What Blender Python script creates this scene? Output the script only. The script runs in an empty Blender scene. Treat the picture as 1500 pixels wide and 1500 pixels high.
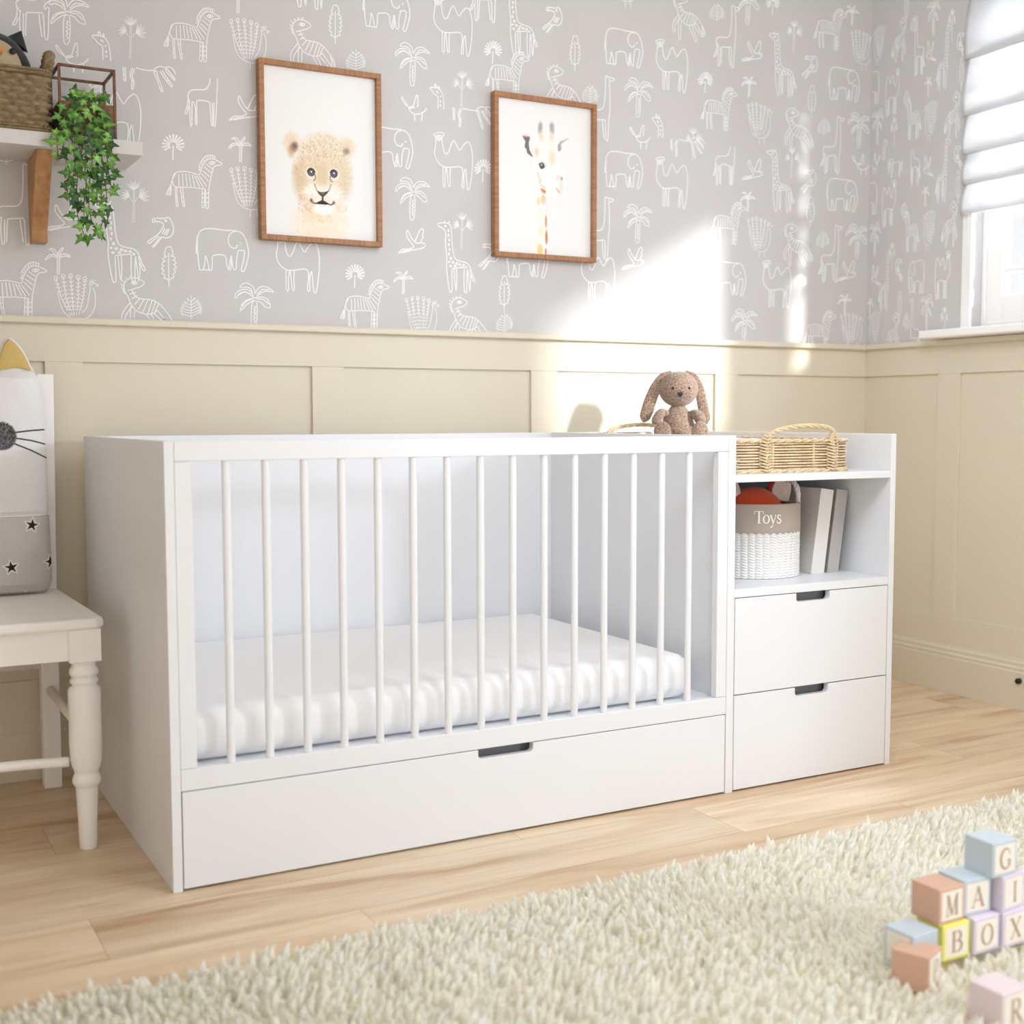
import bpy, bmesh, math, random
import numpy as np
from mathutils import Vector, Matrix
random.seed(7); rng = np.random.default_rng(7)
PI = math.pi
COL = bpy.context.scene.collection

# ------------------------------------------------------------------ materials
def lin(c):
    return tuple(((v/255)/12.92 if v/255 <= .04045 else ((v/255+.055)/1.055)**2.4) for v in c)
def new_mat(name):
    m = bpy.data.materials.new(name); m.use_nodes = True
    nt = m.node_tree; b = nt.nodes['Principled BSDF']
    return m, nt, b
def mat(name, c, rough=.5, spec=.5, metal=0, noise=0, nscale=30, bump=0, bscale=200, sheen=0, stretch=None, c2=None):
    m, nt, b = new_mat(name); L = nt.links
    col = lin(c)+(1,)
    b.inputs['Base Color'].default_value = col
    b.inputs['Roughness'].default_value = rough
    b.inputs['Specular IOR Level'].default_value = spec
    b.inputs['Metallic'].default_value = metal
    if sheen: b.inputs['Sheen Weight'].default_value = sheen
    tc = nt.nodes.new('ShaderNodeTexCoord'); vec = tc.outputs['Object']
    if stretch:
        mp = nt.nodes.new('ShaderNodeMapping'); mp.inputs['Scale'].default_value = stretch
        L.new(vec, mp.inputs['Vector']); vec = mp.outputs['Vector']
    if noise or c2:
        n = nt.nodes.new('ShaderNodeTexNoise'); n.inputs['Scale'].default_value = nscale
        n.inputs['Detail'].default_value = 5; L.new(vec, n.inputs['Vector'])
        r = nt.nodes.new('ShaderNodeValToRGB')
        r.color_ramp.elements[0].position = .3; r.color_ramp.elements[1].position = .7
        if c2: r.color_ramp.elements[0].color = lin(c2)+(1,)
        else: r.color_ramp.elements[0].color = tuple(v*(1-noise) for v in col[:3])+(1,)
        r.color_ramp.elements[1].color = col
        L.new(n.outputs['Fac'], r.inputs['Fac']); L.new(r.outputs['Color'], b.inputs['Base Color'])
    if bump:
        n2 = nt.nodes.new('ShaderNodeTexNoise'); n2.inputs['Scale'].default_value = bscale
        n2.inputs['Detail'].default_value = 4
        L.new(vec, n2.inputs['Vector'])
        bp = nt.nodes.new('ShaderNodeBump'); bp.inputs['Strength'].default_value = bump; bp.inputs['Distance'].default_value = .002
        L.new(n2.outputs['Fac'], bp.inputs['Height']); L.new(bp.outputs['Normal'], b.inputs['Normal'])
    return m
def attr_mat(name, rough=.7, bump=0, bscale=400, sheen=0):
    m, nt, b = new_mat(name)
    a = nt.nodes.new('ShaderNodeAttribute'); a.attribute_name = 'tint'
    nt.links.new(a.outputs['Color'], b.inputs['Base Color']); b.inputs['Roughness'].default_value = rough
    b.inputs['Specular IOR Level'].default_value = .3
    if sheen: b.inputs['Sheen Weight'].default_value = sheen
    if bump:
        tc = nt.nodes.new('ShaderNodeTexCoord')
        n2 = nt.nodes.new('ShaderNodeTexNoise'); n2.inputs['Scale'].default_value = bscale
        nt.links.new(tc.outputs['Object'], n2.inputs['Vector'])
        bp = nt.nodes.new('ShaderNodeBump'); bp.inputs['Strength'].default_value = bump; bp.inputs['Distance'].default_value = .002
        nt.links.new(n2.outputs['Fac'], bp.inputs['Height']); nt.links.new(bp.outputs['Normal'], b.inputs['Normal'])
    return m

M = {}
M['white'] = mat('white_lacquer', (225,227,230), .38, .45)
M['chair'] = mat('chair_paint', (242,240,238), .45, .4)
M['paper'] = mat('wallpaper_grey', (201,199,198), .85, .2, noise=.03, nscale=3, bump=.05, bscale=600)
M['line'] = mat('wallpaper_white_line', (241,241,241), .8, .2)
M['wains'] = mat('cream_panelling_paint', (217,208,188), .5, .35)
M['plaster'] = mat('ceiling_plaster', (240,238,234), .9, .2)
M['trimwhite'] = mat('white_trim_paint', (242,241,239), .35, .5)
M['wood'] = mat('walnut_frame', (176,128,88), .5, .4, c2=(146,100,66), nscale=6, stretch=(3,3,26))
M['woodh'] = mat('walnut_frame_rail', (176,128,88), .5, .4, c2=(146,100,66), nscale=6, stretch=(26,3,3))
M['bracket'] = mat('bracket_wood', (190,146,102), .5, .35, c2=(160,114,74), nscale=8, stretch=(8,8,2))
M['copper'] = mat('aged_copper', (134,94,70), .5, .5, metal=.4, c2=(84,58,46), nscale=60, bump=.3, bscale=150)
M['soil'] = mat('potting_soil', (58,44,34), .95, .1, noise=.4, nscale=80, bump=.8, bscale=120)
M['stem'] = mat('ivy_stem', (92,74,50), .7, .2)
M['sea'] = mat('seagrass_weave', (154,136,106), .75, .2, c2=(126,108,80), nscale=90, bump=.5, bscale=300)
M['willow'] = mat('pale_willow', (226,206,172), .5, .35, c2=(202,178,140), nscale=120)
M['rope'] = mat('white_cotton_rope', (236,235,233), .8, .2, bump=.3, bscale=500)
M['inner'] = mat('willow_gap_shade', (150,116,76), .7, .2, noise=.2, nscale=80)
M['shelf'] = mat('grey_white_shelf_paint', (208,206,204), .45, .4)
M['notch_shade'] = mat('grey_notch_shade', (112,112,114), .6, .3)
M['linen'] = mat('taupe_linen', (182,170,160), .85, .15, noise=.05, nscale=300, bump=.3, bscale=900)
M['thread'] = mat('white_thread', (250,250,248), .6, .3)
M['fox'] = mat('orange_felt', (206,78,40), .9, .15, sheen=.3, bump=.2, bscale=500)
M['foxear'] = mat('pale_ear_felt', (240,228,220), .9, .15, noise=.05, nscale=60)
M['book1'] = mat('pale_grey_cloth_cover', (206,203,200), .6, .3, bump=.1, bscale=900)
M['book1s'] = mat('off_white_cloth_spine', (234,232,228), .6, .3)
M['book2'] = mat('mid_grey_cloth_cover', (158,154,152), .6, .3, bump=.1, bscale=900)
M['book2s'] = mat('stone_grey_cloth_spine', (186,181,178), .6, .3)
M['pages'] = mat('page_block', (240,236,226), .8, .2)
M['sheet'] = mat('white_cotton_sheet', (236,236,237), .85, .15, bump=.12, bscale=12)
M['mat'] = mat('white_quilted_cotton', (246,245,246), .8, .2, bump=.5, bscale=60)
M['bunny'] = mat('speckled_brown_plush', (184,158,138), .95, .1, c2=(80,60,47), nscale=260, sheen=.4, bump=.8, bscale=500)
M['bunnylight'] = mat('soft_pinkish_plush', (208,178,160), .95, .1, c2=(150,118,100), nscale=230, sheen=.4, bump=.6, bscale=500)
M['black'] = mat('black_bead', (16,14,14), .3, .5)
M['plushblack'] = mat('charcoal_plush', (44,45,48), .9, .1, sheen=.3, bump=.3, bscale=500)
M['plushtan'] = mat('tan_plush_face', (176,160,132), .9, .1, bump=.3, bscale=500)
M['beak'] = mat('orange_beak', (214,138,72), .7, .2)
M['letter'] = mat('brown_print', (178,152,128), .6, .3)
M['cream'] = mat('cream_block_face', (238,231,220), .5, .35)
M['peach'] = mat('peach_block_paint', (206,168,146), .5, .35)
M['blue'] = mat('powder_blue_block_paint', (190,203,210), .5, .35)
M['yellow'] = mat('lemon_block_paint', (234,230,120), .5, .35)
M['lilac'] = mat('lilac_block_paint', (218,208,224), .5, .35)
M['pink'] = mat('pale_pink_block_paint', (224,208,212), .5, .35)
M['rubber'] = mat('black_rubber', (24,24,24), .5, .4)
M['goldfelt'] = mat('mustard_felt', (206,180,116), .9, .15, noise=.08, nscale=200)
M['backing'] = mat('rug_backing', (250,245,230), .95, .1)
M['print'] = attr_mat('art_print', .55)
M['cushion'] = attr_mat('cushion_fabric', .9, .35, 700)
M['leafm'] = attr_mat('ivy_leaf', .45)

def fur_mat():
    m, nt, b = new_mat('cream_shag_pile')
    a = nt.nodes.new('ShaderNodeAttribute'); a.attribute_name = 'tint'
    nt.links.new(a.outputs['Color'], b.inputs['Base Color'])
    b.inputs['Roughness'].default_value = .9; b.inputs['Specular IOR Level'].default_value = .15
    tr = nt.nodes.new('ShaderNodeBsdfTranslucent'); nt.links.new(a.outputs['Color'], tr.inputs['Color'])
    mx = nt.nodes.new('ShaderNodeMixShader'); mx.inputs[0].default_value = .5
    nt.links.new(b.outputs[0], mx.inputs[1]); nt.links.new(tr.outputs[0], mx.inputs[2])
    nt.links.new(mx.outputs[0], nt.nodes['Material Output'].inputs['Surface'])
    return m
M['fur'] = fur_mat()

def blind_mat():
    m, nt, b = new_mat('sheer_blind_fabric')
    b.inputs['Base Color'].default_value = lin((226,226,226))+(1,); b.inputs['Roughness'].default_value = .9
    tr = nt.nodes.new('ShaderNodeBsdfTranslucent'); tr.inputs['Color'].default_value = (.8,.8,.8,1)
    mx = nt.nodes.new('ShaderNodeMixShader'); mx.inputs[0].default_value = .5
    nt.links.new(b.outputs[0], mx.inputs[1]); nt.links.new(tr.outputs[0], mx.inputs[2])
    nt.links.new(mx.outputs[0], nt.nodes['Material Output'].inputs['Surface'])
    return m
M['blind'] = blind_mat()

def glass_mat():
    m, nt, b = new_mat('window_glass')
    t = nt.nodes.new('ShaderNodeBsdfTransparent'); g = nt.nodes.new('ShaderNodeBsdfGlossy'); g.inputs['Roughness'].default_value = .02
    mx = nt.nodes.new('ShaderNodeMixShader'); mx.inputs[0].default_value = .06
    nt.links.new(t.outputs[0], mx.inputs[1]); nt.links.new(g.outputs[0], mx.inputs[2])
    nt.links.new(mx.outputs[0], nt.nodes['Material Output'].inputs['Surface'])
    return m
M['glass'] = glass_mat()

def floor_mat():
    m, nt, b = new_mat('maple_plank_floor'); N = nt.nodes; L = nt.links
    tc = N.new('ShaderNodeTexCoord'); sp = N.new('ShaderNodeSeparateXYZ'); L.new(tc.outputs['Object'], sp.inputs[0])
    def math_(op, a, b_=None, c=None):
        n = N.new('ShaderNodeMath'); n.operation = op
        for i, v in enumerate((a, b_, c)):
            if v is None: continue
            if isinstance(v, (int, float)): n.inputs[i].default_value = v
            else: L.new(v, n.inputs[i])
        return n.outputs[0]
    v = math_('DIVIDE', math_('SUBTRACT', math_('MULTIPLY', sp.outputs['Y'], -1), .845), .2)
    k = math_('FLOOR', v); fv = math_('SUBTRACT', v, k)
    u = math_('DIVIDE', math_('SUBTRACT', math_('SUBTRACT', sp.outputs['X'], .765), math_('MULTIPLY', k, .468)), 1.404)
    j = math_('FLOOR', u); fu = math_('SUBTRACT', u, j)
    cb = N.new('ShaderNodeCombineXYZ'); L.new(k, cb.inputs[0]); L.new(j, cb.inputs[1])
    wn = N.new('ShaderNodeTexWhiteNoise'); wn.noise_dimensions = '3D'; L.new(cb.outputs[0], wn.inputs['Vector'])
    # grain coordinates shifted per plank
    gx = math_('ADD', math_('MULTIPLY', sp.outputs['X'], 1.0), math_('MULTIPLY', wn.outputs['Value'], 37))
    gy = math_('ADD', math_('MULTIPLY', sp.outputs['Y'], 9), math_('MULTIPLY', wn.outputs['Value'], 91))
    gv = N.new('ShaderNodeCombineXYZ'); L.new(gx, gv.inputs[0]); L.new(gy, gv.inputs[1])
    n1 = N.new('ShaderNodeTexNoise'); n1.inputs['Scale'].default_value = 1.4; n1.inputs['Detail'].default_value = 6; n1.inputs['Distortion'].default_value = .9
    L.new(gv.outputs[0], n1.inputs['Vector'])
    gy2 = math_('MULTIPLY', gy, 6); gv2 = N.new('ShaderNodeCombineXYZ'); L.new(math_('MULTIPLY', gx, 2.2), gv2.inputs[0]); L.new(gy2, gv2.inputs[1])
    n2 = N.new('ShaderNodeTexNoise'); n2.inputs['Scale'].default_value = 2.2; n2.inputs['Detail'].default_value = 5
    L.new(gv2.outputs[0], n2.inputs['Vector'])
    r = N.new('ShaderNodeValToRGB'); e = r.color_ramp.elements
    e[0].position = .28; e[0].color = lin((188,152,116))+(1,)
    e[1].position = .72; e[1].color = lin((230,212,186))+(1,)
    x = e.new(.44); x.color = lin((213,188,156))+(1,)
    x = e.new(.56); x.color = lin((222,201,172))+(1,)
    L.new(n1.outputs['Fac'], r.inputs['Fac'])
    fac = math_('ADD', math_('ADD', .74, math_('MULTIPLY', wn.outputs['Value'], .14)), math_('MULTIPLY', n2.outputs['Fac'], .36))
    fac = math_('MINIMUM', fac, 1.08)
    g = math_('MINIMUM', math_('MULTIPLY', math_('MINIMUM', fv, math_('SUBTRACT', 1, fv)), .2), math_('MULTIPLY', math_('MINIMUM', fu, math_('SUBTRACT', 1, fu)), 1.404))
    gap = math_('MINIMUM', math_('DIVIDE', g, .0011), 1)
    gapf = math_('ADD', .45, math_('MULTIPLY', gap, .55))
    fac = math_('MULTIPLY', fac, gapf)
    mx = N.new('ShaderNodeVectorMath'); mx.operation = 'SCALE'; L.new(r.outputs['Color'], mx.inputs[0]); L.new(fac, mx.inputs['Scale'])
    L.new(mx.outputs[0], b.inputs['Base Color'])
    b.inputs['Roughness'].default_value = .42; b.inputs['Specular IOR Level'].default_value = .35
    bp = N.new('ShaderNodeBump'); bp.inputs['Strength'].default_value = .25; bp.inputs['Distance'].default_value = .001
    L.new(math_('ADD', gap, math_('MULTIPLY', n2.outputs['Fac'], .25)), bp.inputs['Height']); L.new(bp.outputs['Normal'], b.inputs['Normal'])
    return m
M['floor'] = floor_mat()

# ------------------------------------------------------------------ mesh builder
class MB:
    def __init__(s): s.v = []; s.f = []; s.m = []
    def add(s, vs, fs, mi=0):
        o = len(s.v); s.v += [tuple(q) for q in vs]; s.f += [tuple(i+o for i in f) for f in fs]; s.m += [mi]*len(fs); return s
    def box(s, x0, x1, y0, y1, z0, z1, mi=0):
        return s.add([(x0,y0,z0),(x1,y0,z0),(x1,y1,z0),(x0,y1,z0),(x0,y0,z1),(x1,y0,z1),(x1,y1,z1),(x0,y1,z1)],
                     [(3,2,1,0),(4,5,6,7),(0,1,5,4),(1,2,6,5),(2,3,7,6),(3,0,4,7)], mi)
    def grid(s, P, cu=False, cv=False, mi=0):        # P[i][j] points
        n, m = len(P), len(P[0]); vs = [q for r in P for q in r]; fs = []
        for i in range(n if cu else n-1):
            for j in range(m if cv else m-1):
                a, b = i, (i+1) % n; c, d = j, (j+1) % m
                fs.append((a*m+c, b*m+c, b*m+d, a*m+d))
        return s.add(vs, fs, mi)
    def tube(s, pts, r, n=8, closed=False, mi=0, cap=True):
        pts = [Vector(q) for q in pts]; N = len(pts); rr = r if isinstance(r, (list, tuple)) else [r]*N
        rings = []; prev = None
        for i in range(N):
            a = pts[(i-1) % N] if (closed or i > 0) else pts[i]; b = pts[(i+1) % N] if (closed or i < N-1) else pts[i]
            t = (b-a).normalized()
            if prev is None:
                up = Vector((0,0,1)) if abs(t.z) < .9 else Vector((1,0,0)); nn = t.cross(up).normalized()
            else:
                nn = prev - t*prev.dot(t)
                nn = nn.normalized() if nn.length > 1e-6 else t.orthogonal().normalized()
            prev = nn; bb = t.cross(nn)
            rings.append([pts[i]+(nn*math.cos(2*PI*k/n)+bb*math.sin(2*PI*k/n))*rr[i] for k in range(n)])
        s.grid(rings, closed, True, mi)
        if cap and not closed:
            o = len(s.v)-N*n
            s.f += [tuple(o+k for k in range(n))[::-1], tuple(o+(N-1)*n+k for k in range(n))]; s.m += [mi, mi]
        return s
    def lathe(s, prof, c=(0,0,0), n=32, mi=0, cap=True):
        P = [[(c[0]+r*math.cos(2*PI*k/n), c[1]+r*math.sin(2*PI*k/n), c[2]+z) for k in range(n)] for r, z in prof]
        s.grid(P, False, True, mi)
        if cap:
            o = len(s.v)-len(prof)*n
            s.f += [tuple(o+k for k in range(n))[::-1], tuple(o+(len(prof)-1)*n+k for k in range(n))]; s.m += [mi, mi]
        return s
    def prism(s, poly, axis, a, b, mi=0):            # poly in the two other axes
        def P(q, t):
            return (t, q[0], q[1]) if axis == 0 else (q[0], t, q[1]) if axis == 1 else (q[0], q[1], t)
        n = len(poly); vs = [P(q, a) for q in poly]+[P(q, b) for q in poly]
        return s.add(vs, [tuple(range(n)), tuple(range(2*n-1, n-1, -1))]+[(i, i+n, (i+1) % n+n, (i+1) % n) for i in range(n)], mi)
    def ell(s, c, r, n=20, m=14, mat3=None, mi=0):
        P = []
        for j in range(m+1):
            t = PI*j/m; row = []
            for k in range(n):
                q = Vector((r[0]*math.sin(t)*math.cos(2*PI*k/n), r[1]*math.sin(t)*math.sin(2*PI*k/n), r[2]*math.cos(t)))
                if mat3: q = mat3 @ q
                row.append(tuple(q+Vector(c)))
            P.append(row)
        return s.grid(P, False, True, mi)
    def ribbon(s, pts, w, f, mi=0):                  # flat stroke: 2-D points mapped by f(u, v)
        pts = [Vector(q) for q in pts]; N = len(pts)
        if N < 2: return s
        closed = (pts[0]-pts[-1]).length < 1e-6
        L, R = [], []
        for i in range(N):
            a = pts[i-1] if i > 0 else (pts[-2] if closed else pts[0]); b = pts[i+1] if i < N-1 else (pts[1] if closed else pts[-1])
            d = (b-a)
            d = d.normalized() if d.length > 1e-9 else Vector((1, 0))
            nn = Vector((-d.y, d.x)); ww = (w[i] if isinstance(w, (list, tuple)) else w)/2
            L.append(f(*(pts[i]+nn*ww))); R.append(f(*(pts[i]-nn*ww)))
        return s.grid([L, R], mi=mi)
    def build(s, name, mats, parent=None, smooth=False, bevel=0, weld=False, loc=None, seg=2):
        me = bpy.data.meshes.new(name); me.from_pydata(s.v, [], s.f)
        mats = mats if isinstance(mats, (list, tuple)) else [mats]
        for q in mats: me.materials.append(q)
        if len(mats) > 1: me.polygons.foreach_set('material_index', s.m)
        bm = bmesh.new(); bm.from_mesh(me)
        if weld: bmesh.ops.remove_doubles(bm, verts=bm.verts, dist=1e-5)
        bmesh.ops.recalc_face_normals(bm, faces=bm.faces); bm.to_mesh(me); bm.free()
        if smooth: me.polygons.foreach_set('use_smooth', [True]*len(me.polygons))
        me.update()
        o = bpy.data.objects.new(name, me); COL.objects.link(o)
        if parent: o.parent = parent; o.matrix_parent_inverse = Matrix.Identity(4); 
        if parent and parent.location.length > 0 and loc is None: pass
        if loc: o.location = loc
        if bevel:
            b = o.modifiers.new('bevel', 'BEVEL'); b.width = bevel; b.segments = seg; b.limit_method = 'ANGLE'; b.angle_limit = .6
            b.harden_normals = False
        return o
def tag(o, label=None, cat=None, group=None, kind=None):
    if label: o['label'] = label
    if cat: o['category'] = cat
    if group: o['group'] = group
    if kind: o['kind'] = kind
    return o
def thing(name, label, cat, loc=(0,0,0), group=None, rz=0):
    o = bpy.data.objects.new(name, None); COL.objects.link(o); o.location = loc; o.rotation_euler = (0,0,rz)
    o.empty_display_size = .05
    return tag(o, label, cat, group)
def base(part, root):
    """parts are modelled in world coordinates: bring them into the frame of their root (which stands at its base)"""
    m = Matrix.Translation(root.location) @ root.rotation_euler.to_matrix().to_4x4()
    part.data.transform(m.inverted())
    return part
def part(mb, name, mats, root, world=True, **k):
    o = mb.build(name, mats, root, **k)
    if world: base(o, root)
    return o
def sub(mb, name, mats, root, top, **k):             # sub-part in world coordinates under a part of root
    o = mb.build(name, mats, root, **k); base(o, top); return o
def crom(pts, n=5, closed=False):                    # Catmull-Rom smoothing
    if len(pts) < 3: return [tuple(q) for q in pts]
    P = [Vector(q) for q in pts]; out = []; N = len(P)
    if (P[0]-P[-1]).length < 1e-6: closed = True; P = P[:-1]; N -= 1
    for i in range(N if closed else N-1):
        g = (lambda j: P[j % N]) if closed else (lambda j: P[max(0, min(N-1, j))])
        a, b, c, d = g(i-1), g(i), g(i+1), g(i+2)
        for k in range(n):
            t = k/n; out.append(.5*((2*b)+(c-a)*t+(2*a-5*b+4*c-d)*t*t+(3*b-a-3*c+d)*t**3))
    out.append(P[0] if closed else P[-1])
    return [tuple(q) for q in out]
WORLD, SUN, KEY, FILL, WINL, TILTFILL, EXPO = 1.05, 6.4, 78, 14, 90, 29, 0.0
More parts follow.
